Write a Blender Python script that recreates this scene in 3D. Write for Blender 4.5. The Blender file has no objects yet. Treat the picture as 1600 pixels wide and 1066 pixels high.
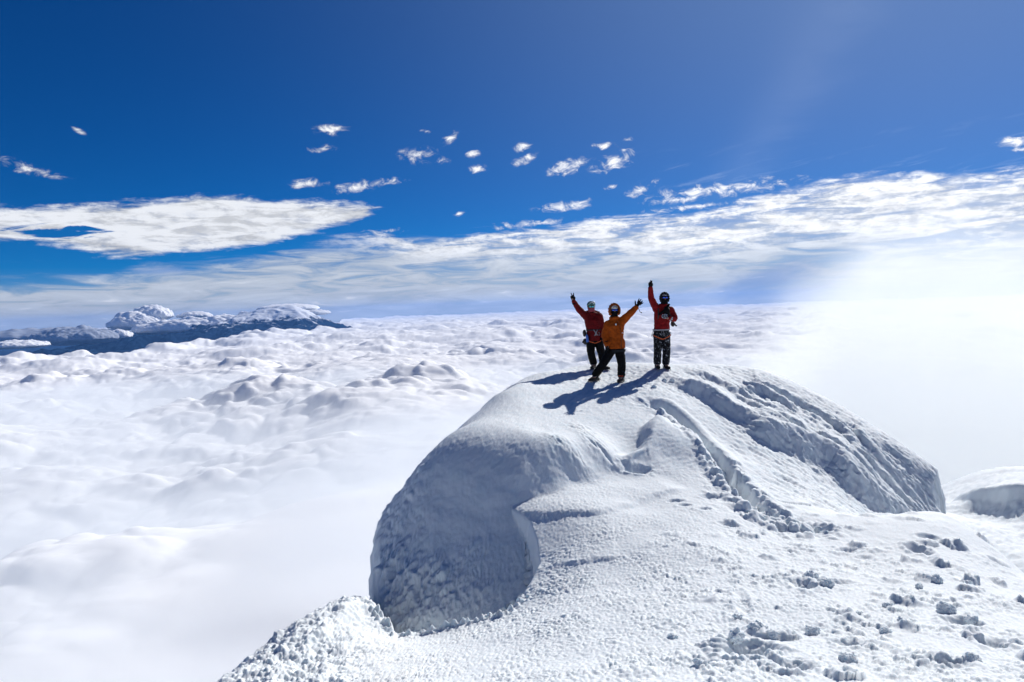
import bpy, bmesh, math, random, time
import numpy as np
from mathutils import Vector, Matrix
T0 = time.time()
R = math.radians
SC = bpy.context.scene
C = SC.collection

# ------------------------------------------------------------------ camera
FPX = 1164.0                       # focal length in photograph pixels
PITCH, ROLL = R(2.56), R(2.1)
cam_d = bpy.data.cameras.new('camera')
cam_d.sensor_width = 36.0
cam_d.lens = 36.0 * FPX / 1600.0
cam_d.clip_start = 0.05
cam_d.clip_end = 400000
cam = bpy.data.objects.new('camera', cam_d)
C.objects.link(cam)
FWD = np.array([0, math.cos(PITCH), -math.sin(PITCH)])
_r0 = np.array([1.0, 0, 0]); _u0 = np.array([0, math.sin(PITCH), math.cos(PITCH)])
RGT = math.cos(ROLL) * _r0 - math.sin(ROLL) * _u0
UPV = math.sin(ROLL) * _r0 + math.cos(ROLL) * _u0
cam.matrix_world = Matrix(((RGT[0], UPV[0], -FWD[0], 0), (RGT[1], UPV[1], -FWD[1], 0), (RGT[2], UPV[2], -FWD[2], 0), (0, 0, 0, 1)))
SC.camera = cam

def P(u, v, Y):
    "the point of the place that lies Y metres ahead on the sight line measured at (u, v) in the photograph"
    d = FWD + (u - 800) / FPX * RGT + (533 - v) / FPX * UPV
    return d * (Y / d[1])
def azel(u, v):
    d = P(u, v, 1.0)
    return math.degrees(math.atan2(d[0], d[1])), math.degrees(math.atan2(d[2], math.hypot(d[0], d[1])))

# ------------------------------------------------------------------ light
SUN_AZ, SUN_EL = 34.5, 32.5        # degrees right of straight ahead, above the horizon
sun_d = bpy.data.lights.new('sun', 'SUN')
sun_d.energy = 4.25
sun_d.angle = R(0.5)
sun_d.color = (1.0, 0.965, 0.92)
sun = bpy.data.objects.new('sun', sun_d)
C.objects.link(sun)
SUN = Vector((math.sin(R(SUN_AZ)) * math.cos(R(SUN_EL)), math.cos(R(SUN_AZ)) * math.cos(R(SUN_EL)), math.sin(R(SUN_EL))))
sun.rotation_euler = SUN.to_track_quat('Z', 'Y').to_euler()
SC.view_settings.view_transform = 'Standard'
SC.view_settings.look = 'None'
SC.view_settings.exposure = 0.26
SC.view_settings.gamma = 1.0
SC.cycles.use_denoising = True
SC.cycles.max_bounces = 10
SC.cycles.diffuse_bounces = 4
SC.cycles.transmission_bounces = 6
SC.cycles.volume_bounces = 4
SC.cycles.transparent_max_bounces = 12

# ------------------------------------------------------------------ node helper
class NT:
    "small expression helper over a node tree"
    def __init__(s, tree):
        s.t = tree; s.n = tree.nodes; s.l = tree.links
    def node(s, kind, **kw):
        n = s.n.new(kind)
        for k, v in kw.items(): setattr(n, k, v)
        return n
    def put(s, sock, v):
        if isinstance(v, bpy.types.NodeSocket): s.l.new(v, sock)
        elif v is not None: sock.default_value = v
    def m(s, op, a, b=None, c=None, clamp=False):
        n = s.n.new('ShaderNodeMath'); n.operation = op; n.use_clamp = clamp
        s.put(n.inputs[0], a); s.put(n.inputs[1], b)
        if c is not None: s.put(n.inputs[2], c)
        return n.outputs[0]
    def add(s, a, b): return s.m('ADD', a, b)
    def sub(s, a, b): return s.m('SUBTRACT', a, b)
    def mul(s, a, b): return s.m('MULTIPLY', a, b)
    def mad(s, a, b, c): return s.m('MULTIPLY_ADD', a, b, c)
    def step(s, x, lo, hi, a=0.0, b=1.0, kind='SMOOTHSTEP'):
        n = s.n.new('ShaderNodeMapRange'); n.interpolation_type = kind
        s.put(n.inputs[0], x)
        for i, v in enumerate((lo, hi, a, b)): s.put(n.inputs[i + 1], v)
        return n.outputs[0]
    def xyz(s, x, y, z):
        n = s.n.new('ShaderNodeCombineXYZ')
        for i, v in enumerate((x, y, z)): s.put(n.inputs[i], v)
        return n.outputs[0]
    def noise(s, vec, scale, detail=4, rough=0.5, dist=0.0, lac=2.0, dims='3D'):
        n = s.n.new('ShaderNodeTexNoise'); n.noise_dimensions = dims
        if vec is not None: s.l.new(vec, n.inputs['Vector'])
        n.inputs['Scale'].default_value = scale; n.inputs['Detail'].default_value = detail
        n.inputs['Roughness'].default_value = rough; n.inputs['Distortion'].default_value = dist
        n.inputs['Lacunarity'].default_value = lac
        return n.outputs['Fac']
    def mix(s, f, a, b):
        n = s.n.new('ShaderNodeMix'); n.data_type = 'RGBA'
        s.put(n.inputs[0], f)
        for i, v in ((6, a), (7, b)):
            if isinstance(v, tuple): v = tuple(v) + (1,) * (4 - len(v))
            s.put(n.inputs[i], v)
        return n.outputs[2]
    def curve(s, x, pts):
        "pts in [0,1]; x clipped"
        n = s.n.new('ShaderNodeFloatCurve'); s.put(n.inputs[1], x)
        cu = n.mapping.curves[0]
        cu.points[0].location = pts[0]; cu.points[1].location = pts[-1]
        for p in pts[1:-1]: cu.points.new(*p)
        for p in cu.points: p.handle_type = 'AUTO'
        n.mapping.update()
        return n.outputs[0]
# ------------------------------------------------------------------ world: sky with high cloud decks far beyond everything
def build_world():
    w = bpy.data.worlds.new('World'); SC.world = w; w.use_nodes = True
    n = NT(w.node_tree); w.node_tree.nodes.clear()
    sky = n.node('ShaderNodeTexSky', sky_type='NISHITA')
    sky.sun_disc = False; sky.sun_elevation = R(SUN_EL); sky.sun_rotation = R(SUN_AZ)
    sky.altitude = 5200; sky.air_density = 1.0; sky.dust_density = 0.35; sky.ozone_density = 2.6
    hs = n.node('ShaderNodeHueSaturation'); hs.inputs['Saturation'].default_value = 1.7; hs.inputs['Hue'].default_value = 0.513
    n.l.new(sky.outputs[0], hs.inputs['Color'])
    K = 0.054
    base = n.node('ShaderNodeVectorMath', operation='SCALE'); n.l.new(hs.outputs[0], base.inputs[0]); base.inputs['Scale'].default_value = K
    col = base.outputs[0]
    tc = n.node('ShaderNodeTexCoord')
    sp = n.node('ShaderNodeSeparateXYZ'); n.l.new(tc.outputs['Generated'], sp.inputs[0])
    x, y, z = sp.outputs
    D = 180 / math.pi
    az = n.mul(n.m('ARCTAN2', x, y), D)
    el = n.mul(n.m('ARCSINE', z), D)
    # streaks seen in perspective: coordinates on a high flat deck
    iz = n.m('DIVIDE', 1.0, n.m('MAXIMUM', n.add(z, 0.03), 0.02))
    px, py = n.mul(x, iz), n.mul(y, iz)
    deck = n.xyz(px, py, 0.0)
    ang = n.xyz(az, n.mul(el, 3.2), 0.0)           # angular coordinates, stretched sideways
    ang2 = n.xyz(az, n.mul(el, 7.0), 3.0)
    n1 = n.noise(ang, 0.16, 8, 0.62, 0.6)
    n2 = n.noise(ang, 0.55, 7, 0.65, 0.4)
    n3 = n.noise(ang2, 0.22, 8, 0.6, 0.8)
    n4 = n.noise(deck, 0.9, 7, 0.6, 0.5)
    fine = n.noise(n.xyz(az, n.mul(el, 2.0), 9.0), 1.3, 6, 0.65, 0.5)
    c1 = n.sub(n1, .5); c2 = n.sub(n2, .5); c3 = n.sub(n3, .5); cf = n.sub(fine, .5)
    u = n.m('DIVIDE', n.add(az, 45.0), 90.0, clamp=True)   # azimuth -45..45 -> 0..1
    def edge(pts):
        q = []
        for (a, b) in pts:
            A, E = azel(a, b); q.append(((A + 45) / 90, E / 20.0))
        q.sort()
        q = [(0.0, q[0][1])] + q + [(1.0, q[-1][1])]
        return n.mul(n.curve(u, q), 20.0)
    # brightness of cloud grows towards the sun
    sx, sy, sz = SUN
    mu = n.add(n.add(n.mul(x, sx), n.mul(y, sy)), n.mul(z, sz))
    glow = n.step(mu, 0.55, 1.0, 0.0, 1.0, 'SMOOTHSTEP')
    bright = n.mad(glow, 0.18, 0.65)
    def lay(col, alpha, shade, tint=(1.0, 1.0, 1.0)):
        c = n.node('ShaderNodeVectorMath', operation='SCALE'); c.inputs[0].default_value = tint
        n.put(c.inputs['Scale'], n.mul(bright, shade))
        return n.mix(alpha, col, c.outputs[0])
    # thin milky glare near the sun and a faint arc of cirrus high on the right
    gl = n.m('POWER', n.m('MAXIMUM', mu, 0.0), 7.0)
    col = n.mix(n.mul(gl, 0.30), col, (0.42, 0.58, 0.84))
    arc_az = n.mad(n.m('POWER', n.step(el, 5.0, 30.0, 0.0, 1.0, 'LINEAR'), .75), 17.0, 13.0)
    arc = n.m('POWER', 2.718, n.mul(n.m('POWER', n.m('DIVIDE', n.sub(az, n.mad(c1, 3.0, arc_az)), n.step(el, 6.0, 26.0, 1.5, 4.0, 'LINEAR')), 2.0), -1.0))
    col = n.mix(n.mul(n.mul(arc, n.step(n1, .25, .75, .5, 1.0)), n.step(el, 5, 9, 0.0, 0.06)), col, (0.62, 0.72, 0.90))
    wsp = n.noise(n.xyz(n.mul(az, .6), n.mad(az, -.9, n.mul(el, 5.0)), 14.0), 0.35, 6, .6, .5)
    col = n.mix(n.mul(n.mul(n.step(wsp, .55, .75), n.step(el, 5, 7)), n.mul(n.step(el, 9, 12, 1.0, 0.0), n.step(az, 8, 14, 0.0, .14))), col, (0.66, 0.76, 0.92))
    # veil: grey-blue stratus that fills the lowest degrees
    topV = edge([(0, 432), (120, 428), (250, 412), (380, 398), (450, 385), (640, 371), (900, 352), (1100, 332), (1230, 305), (1330, 282), (1430, 276), (1600, 268)])
    dv = n.add(n.sub(topV, el), n.add(n.mul(c3, 2.2), n.mul(c1, 1.0)))
    av = n.mul(n.step(dv, -0.1, 1.4), n.add(n.step(n3, 0.28, 0.62, 0.40, 0.97), n.step(el, .3, 3.5, .4, 0.0)))
    veil = n.step(el, 0.0, 5.0, 0.80, 0.84)
    col = lay(col, av, n.mul(veil, n.step(n3, .3, .7, .80, 1.08)), (0.84, 0.91, 1.0))
    # darker rain-grey patch above the horizon on the right of centre
    def blob(cx, cy, rx, ry, rot=0.0, soft=1.0, nz=c2, amt=1.0):
        A, E = azel(cx, cy); rx /= 20.3; ry /= 20.3
        dx, dy = n.sub(az, A), n.sub(el, E)
        if rot:
            c, s_ = math.cos(R(rot)), math.sin(R(rot))
            dx, dy = n.add(n.mul(dx, c), n.mul(dy, s_)), n.sub(n.mul(dy, c), n.mul(dx, s_))
        d = n.m('SQRT', n.add(n.m('POWER', n.mul(dx, 1 / rx), 2.0), n.m('POWER', n.mul(dy, 1 / ry), 2.0)))
        return n.add(n.sub(1.0, d), n.mul(nz, amt))
    pb = blob(1190, 438, 110, 34, 12, amt=1.6, nz=c1)
    col = n.mix(n.step(pb, 0.0, 0.9, 0.0, 0.72), col, (0.19, 0.29, 0.52))
    pb = blob(250, 424, 55, 9, 0, amt=1.2)
    col = n.mix(n.step(pb, 0.0, 1.0, 0.0, 0.5), col, (0.36, 0.42, 0.60))
    # bright streaky bank rising to the right
    topB = edge([(430, 388), (520, 368), (600, 362), (640, 374), (760, 362), (900, 346), (940, 338), (1100, 326), (1180, 304), (1240, 290), (1330, 272), (1430, 266), (1500, 270), (1600, 258)])
    wid = n.step(az, -12, 32, 1.3, 5.4, 'LINEAR')
    db = n.add(n.sub(topB, el), n.add(n.mul(c2, 0.9), n.mul(c3, 0.9)))
    ab = n.mul(n.step(db, -0.05, 0.5), n.step(n.sub(n.sub(topB, el), wid), -1.6, 0.8, 1.0, 0.0))
    ab = n.mul(ab, n.step(n.add(n3, n.mul(cf, .4)), 0.36, 0.58, 0.25, 1.0))
    ab = n.mul(ab, n.step(az, -17, -9))
    col = lay(col, ab, n.step(n.add(n.mul(n.add(n2, n3), .5), n.mul(cf, .4)), .36, .66, 0.80, 1.25), (.97, .99, 1.03))
    # thin bright lines low over the horizon
    ln = n.mul(n.step(n3, .60, .70), n.step(el, 0.6, 4.5, 0.75, 0.0))
    col = lay(col, n.mul(ln, n.step(n1, .42, .6)), 1.1)
    # large bank on the left
    topA = edge([(0, 322), (150, 316), (250, 312), (300, 303), (340, 302), (420, 310), (520, 314), (597, 322), (620, 334)])
    botA = edge([(0, 382), (60, 382), (120, 392), (150, 399), (250, 399), (350, 392), (420, 383), (500, 362), (560, 346), (597, 326), (620, 322)])
    nn = n.add(n.add(n.mul(c2, 1.2), n.mul(cf, 0.40)), n.mul(c3, 1.3))
    da = n.m('MINIMUM', n.add(n.sub(topA, el), nn), n.add(n.sub(el, botA), n.mul(n.add(nn, n.mul(c3, .7)), 0.8)))
    gap = blob(74, 362, 50, 8, 0, amt=4.5, nz=c3)
    aa = n.mul(n.step(da, -0.05, 0.60), n.step(gap, 0.0, 0.35, 1.0, 0.0))
    aa = n.mul(aa, n.step(az, -7.6, -9.2))
    dk = n.mul(n.step(n.sub(el, botA), 0.1, 1.6, 1.0, 0.0), n.step(n1, .42, .60))
    col = lay(col, n.mul(aa, n.step(n2, .25, .5, .8, 1.0)), n.mul(n.step(n.add(n.add(n2, n.mul(c3, 1.4)), n.mul(cf, .15)), .30, .62, 0.80, 1.16), n.step(dk, 0, 1, 1.0, 0.72)), (0.96, 0.985, 1.03))
    # scattered small cumulus and wisps
    puffs = [(42, 262, 40, 6, -11), (518, 203, 26, 6, 4), (503, 232, 18, 5, 2), (655, 243, 28, 9, 0), (690, 250, 12, 5, 0), (478, 287, 28, 6, 5), (560, 292, 34, 7, 10), (615, 281, 20, 5, 4),
             (740, 241, 11, 5, 0), (748, 264, 16, 6, 10), (818, 230, 14, 8, 30), (822, 247, 20, 6, 20), (884, 262, 38, 9, 12), (962, 252, 34, 10, 18), (944, 228, 16, 5, 0), (980, 218, 8, 3, 0),
             (1000, 298, 26, 7, 25), (886, 321, 40, 7, 4), (1590, 222, 20, 6, 0), (1592, 234, 12, 3, 0), (125, 206, 9, 3, -30), (700, 218, 18, 5, 30), (955, 292, 10, 3, 10), (600, 361, 32, 4, 2), (820, 351, 60, 5, 3),
             (1130, 296, 100, 9, 2), (1060, 312, 50, 5, 2), (1100, 322, 80, 4, 2), (665, 205, 8, 3, 0), (718, 334, 9, 3, 10)]
    tot = None
    for (cx, cy, rx, ry, rt) in puffs:
        b = blob(cx, cy, rx * 1.15, ry * 1.35, rt, amt=0.0)
        tot = b if tot is None else n.m('MAXIMUM', tot, b)
    pn = n.noise(n.xyz(az, n.mul(el, 1.7), 21.0), 0.9, 7, 0.66, 0.6)
    dp = n.add(tot, n.mul(n.sub(pn, .54), 4.2))
    ap = n.mul(n.step(dp, -0.15, 1.25), n.step(tot, -0.35, 0.1))
    col = lay(col, n.mul(ap, 0.95), n.step(dp, 0.0, 1.0, 0.92, 1.3))
    bg = n.node('ShaderNodeBackground'); n.l.new(col, bg.inputs[0]); bg.inputs[1].default_value = 1.0
    out = n.node('ShaderNodeOutputWorld'); n.l.new(bg.outputs[0], out.inputs[0])
    w.cycles.sampling_method = 'MANUAL'; w.cycles.sample_map_resolution = 1024
build_world()
# ------------------------------------------------------------------ numeric noise for real relief
def _h(ix, iy, iz, s):
    h = (ix.astype(np.uint32) * np.uint32(374761393) + iy.astype(np.uint32) * np.uint32(668265263)
         + iz.astype(np.uint32) * np.uint32(2147483647) + np.uint32(s * 974634777 & 0xffffffff))
    h = (h ^ (h >> np.uint32(13))) * np.uint32(1274126177)
    h = (h ^ (h >> np.uint32(16))) * np.uint32(2246822519)
    return h ^ (h >> np.uint32(15))
def _chunk(fn, *a, n=200000):
    N = a[0].size
    out = np.empty(N, np.float32)
    for i in range(0, N, n): out[i:i + n] = fn(*[q[i:i + n] for q in a])
    return out
def perlin(x, y, z=None, seed=1):
    "gradient noise, about -1..1"
    shp = x.shape
    x = np.ravel(x).astype(np.float32); y = np.ravel(y).astype(np.float32)
    z = np.zeros_like(x) if z is None else np.ravel(z).astype(np.float32)
    def f(x, y, z):
        fx, fy, fz = np.floor(x), np.floor(y), np.floor(z)
        ix, iy, iz = fx.astype(np.int32), fy.astype(np.int32), fz.astype(np.int32)
        x, y, z = x - fx, y - fy, z - fz
        u, v, w = (t * t * t * (t * (t * 6 - 15) + 10) for t in (x, y, z))
        r = []
        for dz in (0, 1):
            for dy in (0, 1):
                for dx in (0, 1):
                    h = _h(ix + dx, iy + dy, iz + dz, seed)
                    gx = (h & np.uint32(1023)).astype(np.float32) * (2 / 1023) - 1
                    gy = ((h >> np.uint32(10)) & np.uint32(1023)).astype(np.float32) * (2 / 1023) - 1
                    gz = ((h >> np.uint32(20)) & np.uint32(1023)).astype(np.float32) * (2 / 1023) - 1
                    r.append(gx * (x - dx) + gy * (y - dy) + gz * (z - dz))
        a = [r[i] + u * (r[i + 1] - r[i]) for i in (0, 2, 4, 6)]
        b = [a[0] + v * (a[1] - a[0]), a[2] + v * (a[3] - a[2])]
        return (b[0] + w * (b[1] - b[0])) * 1.5
    return _chunk(f, x, y, z).reshape(shp)
def fbm(x, y, z=None, oct=4, rough=0.5, seed=1, kind=0):
    "kind 0 plain, 1 ridged (sharp crests), 2 billowed (round heaps with creases)"
    s = 0; a = 1.0; k = 1.0; t = 0
    for o in range(oct):
        p = perlin(x * k, y * k, None if z is None else z * k, seed + o * 7)
        if kind == 1: p = 1 - 2 * np.abs(p)
        if kind == 2: p = 2 * np.sqrt(p * p + .012) - .6
        s = s + a * p; t += a; a *= rough; k *= 2.03
    return s / t
def worley(x, y, seed=1, jit=0.9):
    "distance to the nearest feature point in the plane, and a random number of that cell"
    shp = x.shape
    x = np.ravel(x).astype(np.float32); y = np.ravel(y).astype(np.float32)
    d1 = np.empty(x.size, np.float32); idv = np.empty(x.size, np.float32)
    for i in range(0, x.size, 200000):
        X, Y = x[i:i + 200000], y[i:i + 200000]
        ix, iy = np.floor(X).astype(np.int32), np.floor(Y).astype(np.int32)
        best = np.full(X.size, 9.0, np.float32); bid = np.zeros(X.size, np.float32)
        for dy in (-1, 0, 1):
            for dx in (-1, 0, 1):
                h = _h(ix + dx, iy + dy, ix * 0, seed)
                px = ix + dx + .5 + jit * ((h & np.uint32(1023)).astype(np.float32) / 1023 - .5)
                py = iy + dy + .5 + jit * (((h >> np.uint32(10)) & np.uint32(1023)).astype(np.float32) / 1023 - .5)
                dd = (px - X) ** 2 + (py - Y) ** 2
                m = dd < best
                best[m] = dd[m]; bid[m] = ((h >> np.uint32(20)) & np.uint32(1023)).astype(np.float32)[m] / 1023
        d1[i:i + 200000] = np.sqrt(best); idv[i:i + 200000] = bid
    return d1.reshape(shp), idv.reshape(shp)
def puffs(x, y, seed=1, k=9.0, jit=1.0):
    "smooth round heaps: soft union of randomly placed, randomly high bumps, about 0..1"
    shp = x.shape
    x = np.ravel(x).astype(np.float32); y = np.ravel(y).astype(np.float32)
    out = np.empty(x.size, np.float32)
    for i in range(0, x.size, 200000):
        X, Y = x[i:i + 200000], y[i:i + 200000]
        ix, iy = np.floor(X).astype(np.int32), np.floor(Y).astype(np.int32)
        s = np.zeros(X.size, np.float32)
        for dy in (-1, 0, 1):
            for dx in (-1, 0, 1):
                h = _h(ix + dx, iy + dy, ix * 0, seed)
                px = ix + dx + .5 + jit * ((h & np.uint32(1023)).astype(np.float32) / 1023 - .5)
                py = iy + dy + .5 + jit * (((h >> np.uint32(10)) & np.uint32(1023)).astype(np.float32) / 1023 - .5)
                r = .45 + .75 * ((h >> np.uint32(20)) & np.uint32(1023)).astype(np.float32) / 1023
                dd = np.maximum(((px - X) ** 2 + (py - Y) ** 2), 0)
                s += np.exp(k * (r * np.exp(-(dd * 1.7 / r) ** 1.5) - .6))
        out[i:i + 200000] = np.log(s + .3) / k + .6
    return out.reshape(shp)
def sstep(x, a, b):
    t = np.clip((x - a) / (b - a), 0, 1)
    return t * t * (3 - 2 * t)
def smax(a, b, k):
    h = np.clip(.5 + .5 * (a - b) / k, 0, 1)
    return b + (a - b) * h + k * h * (1 - h)

class TPS:
    "smooth surface z(x, y) through measured points"
    def __init__(s, pts, lam=1e-3):
        p = np.array(pts, float); s.c = p[:, :2]
        d = np.linalg.norm(s.c[:, None] - s.c[None], axis=2)
        K = np.where(d > 0, d * d * np.log(d + 1e-12), 0) + lam * np.eye(len(p))
        n = len(p); A = np.zeros((n + 3, n + 3)); A[:n, :n] = K; A[:n, n] = 1; A[:n, n + 1:] = s.c; A[n, :n] = 1; A[n + 1:, :n] = s.c.T
        s.w = np.linalg.solve(A, np.concatenate([p[:, 2], [0, 0, 0]]))
    def __call__(s, x, y):
        shp = np.shape(x); x = np.ravel(x); y = np.ravel(y); out = np.empty(x.size)
        n = len(s.c)
        for i in range(0, x.size, 50000):
            X, Y = x[i:i + 50000, None].astype(np.float32), y[i:i + 50000, None].astype(np.float32)
            d2 = (X - s.c[:, 0].astype(np.float32)) ** 2 + (Y - s.c[:, 1].astype(np.float32)) ** 2
            out[i:i + 50000] = (0.5 * d2 * np.log(d2 + 1e-9)) @ s.w[:n] + s.w[n] + X[:, 0] * s.w[n + 1] + Y[:, 0] * s.w[n + 2]
        return out.reshape(shp)
def seg_dist(x, y, pl):
    "distance to a polyline and the position along it (0..1)"
    best = np.full(x.shape, 1e9); t_ = np.zeros(x.shape)
    L = [math.dist(pl[i][:2], pl[i + 1][:2]) for i in range(len(pl) - 1)]; tot = sum(L); acc = 0; side = np.zeros(x.shape)
    for i in range(len(pl) - 1):
        ax, ay = pl[i][:2]; bx, by = pl[i + 1][:2]
        dx, dy = bx - ax, by - ay
        t = np.clip(((x - ax) * dx + (y - ay) * dy) / (dx * dx + dy * dy), 0, 1)
        d = np.hypot(x - ax - t * dx, y - ay - t * dy)
        m = d < best
        best = np.where(m, d, best); t_ = np.where(m, (acc + t * L[i]) / tot, t_)
        side = np.where(m, np.sign(dx * (y - ay) - dy * (x - ax)), side)
        acc += L[i]
    return best, t_, side
def inside(x, y, poly):
    c = np.zeros(x.shape, bool); j = len(poly) - 1
    for i in range(len(poly)):
        xi, yi = poly[i][:2]; xj, yj = poly[j][:2]
        m = ((yi > y) != (yj > y)) & (x < (xj - xi) * (y - yi) / (yj - yi + 1e-12) + xi)
        c ^= m; j = i
    return c
def PP(l): return [tuple(P(*q)) for q in l]

# ------------------------------------------------------------------ summit terrain
top_sil = [(661, 731, 11.4), (687, 691, 12.2), (746, 649, 13.4), (771, 620, 14.4), (796, 604, 15.2), (855, 581, 16.6), (919, 570, 17.8), (1040, 570, 18.5), (1110, 572, 18.5),
           (1180, 579, 18.3), (1240, 601, 17.8), (1300, 632, 17.2), (1350, 662, 16.6), (1400, 694, 16.0), (1440, 722, 15.5), (1462, 741, 15.1)]
top_pts = top_sil + [(1022, 577, 17.0), (1040, 577, 17.0), (968, 600, 15.8), (926, 594, 16.2), (945, 583, 17.0),
    (850, 600, 15.4), (850, 625, 14.1), (850, 650, 13.0), (850, 672, 12.1), (850, 698, 11.38), (800, 688, 11.5), (740, 698, 11.4), (850, 738, 11.0), (740, 740, 11.0), (850, 780, 10.68), (740, 790, 10.65),
    (900, 670, 12.5), (900, 700, 11.62), (900, 726, 11.38), (900, 754, 11.15), (950, 640, 13.9), (950, 668, 12.9), (950, 698, 12.05), (950, 720, 11.84), (950, 742, 11.62), (1000, 678, 13.0), (1000, 726, 12.15),
    (1050, 620, 15.0), (1050, 650, 14.2), (1070, 680, 13.5), (1100, 700, 13.0), (1150, 770, 11.6), (1200, 805, 10.7), (1060, 740, 12.2),
    (1100, 640, 15.0), (1150, 680, 14.2), (1150, 715, 13.2), (1200, 750, 12.4), (1280, 790, 11.7), (1240, 740, 13.1),
    (1120, 600, 16.8), (1180, 620, 16.5), (1200, 650, 15.7), (1250, 690, 14.9), (1250, 650, 16.2), (1300, 740, 14.0), (1300, 690, 15.4), (1350, 795, 13.3), (1350, 740, 14.6), (1400, 740, 15.0), (1400, 790, 14.2), (1440, 775, 14.6)]
tp = PP(top_pts)
for q in top_sil:                                      # the ground falls away behind every crest
    a = P(*q); r = math.hypot(a[0], a[1]); ux, uy = a[0] / r, a[1] / r; sl = a[2] / r
    for k, dz in ((1.4, .16), (3.5, 1.1), (8, 4.5)):
        tp.append((a[0] + ux * k, a[1] + uy * k, a[2] + sl * k - dz))
tp += [(0, 8.5, -4.2), (2, 8.5, -4.2), (-2.5, 9, -5.0), (4.5, 8.5, -4.4), (8, 10, -5.5), (-4, 13, -6.0), (-3, 16, -5.5), (11, 13, -7)]
TOP = TPS(tp, 2e-3)
fore_pts = [(350, 1066, 6.8), (400, 1030, 7.4), (450, 987, 8.2), (500, 957, 8.9), (550, 937, 9.6), (583, 924, 10.2),
    (620, 994, 8.5), (700, 979, 8.4), (790, 960, 8.2), (845, 880, 9.2), (830, 815, 10.1), (785, 790, 10.7), (900, 800, 10.2), (900, 772, 10.8), (1000, 745, 11.8), (1000, 790, 10.6), (900, 870, 9.1),
    (1000, 900, 8.1), (1000, 850, 9.1), (900, 950, 7.4), (1100, 850, 8.9), (1100, 800, 10.2), (1100, 950, 6.9), (1300, 900, 8.0), (1300, 1000, 6.0), (1500, 900, 8.3), (1500, 1000, 6.0), (1200, 835, 9.7),
    (1350, 806, 10.8), (1455, 799, 11.2), (1500, 814, 11.2), (1560, 862, 10.2), (1600, 896, 9.6), (1640, 925, 9.2),
    (1600, 1066, 4.8), (1350, 1066, 4.8), (1100, 1066, 4.9), (850, 1066, 5.3), (600, 1066, 6.0), (480, 1030, 7.2), (560, 990, 8.1), (700, 1020, 7.0)]
fp = PP(fore_pts)
for q in [(350, 1066, 6.8), (400, 1030, 7.4), (450, 987, 8.2), (500, 957, 8.9), (550, 937, 9.6), (583, 924, 10.2), (1350, 806, 10.8), (1455, 799, 11.2), (1500, 814, 11.2), (1560, 862, 10.2), (1600, 896, 9.6), (1640, 925, 9.2)]:
    a = P(*q); r = math.hypot(a[0], a[1]); ux, uy = a[0] / r, a[1] / r; sl = a[2] / r
    for k, dz in ((.9, .12), (2.2, .6), (5, 2.2)):
        fp.append((a[0] + ux * k, a[1] + uy * k, a[2] + sl * k - dz))
fp += [(0, 0, -1.62), (0, 1.5, -1.78), (3, 1.5, -1.8), (-3, 1.5, -2.6), (-5, 5, -4.6), (6, 3, -2.3), (0, -4, -1.7), (-5, -4, -3.2), (5, -4, -2.1), (1, 3.2, -2.05), (2.5, 13.5, -2.85), (4.0, 14, -3.0), (0.6, 12.5, -2.95)]
FORE = TPS(fp, 2e-3)
# edge of the scoop between the snow slope and the ice wall
LIP = PP([(560, 975, 9.6), (600, 985, 8.8), (622, 993, 8.5), (660, 985, 8.45), (700, 978, 8.4), (745, 968, 8.3), (790, 959, 8.2), (822, 925, 8.6), (845, 880, 9.2), (840, 845, 9.7), (830, 815, 10.1), (808, 800, 10.4), (783, 788, 10.8)])
LIPREG = [q[:2] for q in LIP] + [(0.05, 11.5), (-0.5, 14), (-3, 14), (-3.6, 12.2)]
# outline of the dome's foot where it stands as a wall
WALL = PP([(660, 560, 19), (610, 720, 14), (588, 860, 11.4), (592, 930, 10.3), (606, 975, 9.75), (640, 1000, 9.35), (700, 1000, 9.15), (760, 985, 9.15), (820, 940, 9.4), (900, 900, 9.5), (1000, 880, 9.5), (1150, 850, 9.8)])
WALL_W = [2.2, 1.6, 1.1, 1.0, 1.2, 1.5, 1.5, 1.45, 1.35, 1.2, 1.2, 1.2]
_wl = np.cumsum([0] + [math.dist(WALL[i][:2], WALL[i + 1][:2]) for i in range(len(WALL) - 1)]); _wl = _wl / _wl[-1]
WALL_IN = [q[:2] for q in WALL] + [(5, 10), (9.6, 12.5), (9.95, 14.2), (9.5, 17), (6, 26), (-2, 26)]
RWALL = [tuple(P(*q)[:2]) for q in [(1405, 800, 11.8), (1452, 800, 12.9), (1460, 780, 14.2), (1461, 760, 15.2), (1440, 740, 17), (1400, 740, 20)]]

def height_top(x, y):
    z = TOP(x, y)
    d, t, _ = seg_dist(x, y, [q[:2] for q in WALL])
    s = np.where(inside(x, y, WALL_IN), d, -d)
    w = np.interp(t, _wl, WALL_W)
    q = np.clip(s / w, 0, 1)
    prof = -4.35 + 3.1 * (1 - (1 - q) ** 2.3) ** (1 / 2.0) + np.minimum(s, 0) * 3 + np.maximum(s - w, 0) * 2
    z = -smax(-z, -prof, .28)
    # cliff at the right end
    d, t, sd = seg_dist(x, y, RWALL)
    s = d * sd                                # positive on the dome side
    return z
def height_fore(x, y):
    z = FORE(x, y)
    d, t, _ = seg_dist(x, y, [q[:2] for q in LIP])
    ins = inside(x, y, LIPREG)
    z = z - np.where(ins, 1.4 * sstep(d, 0.0, .22), 0)
    return z
def base_height(x, y):
    "fore surface and dome surface without the carved features"
    return height_fore(x, y), height_top(x, y)
_MY = np.arange(3.5, 26, .03)
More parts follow.
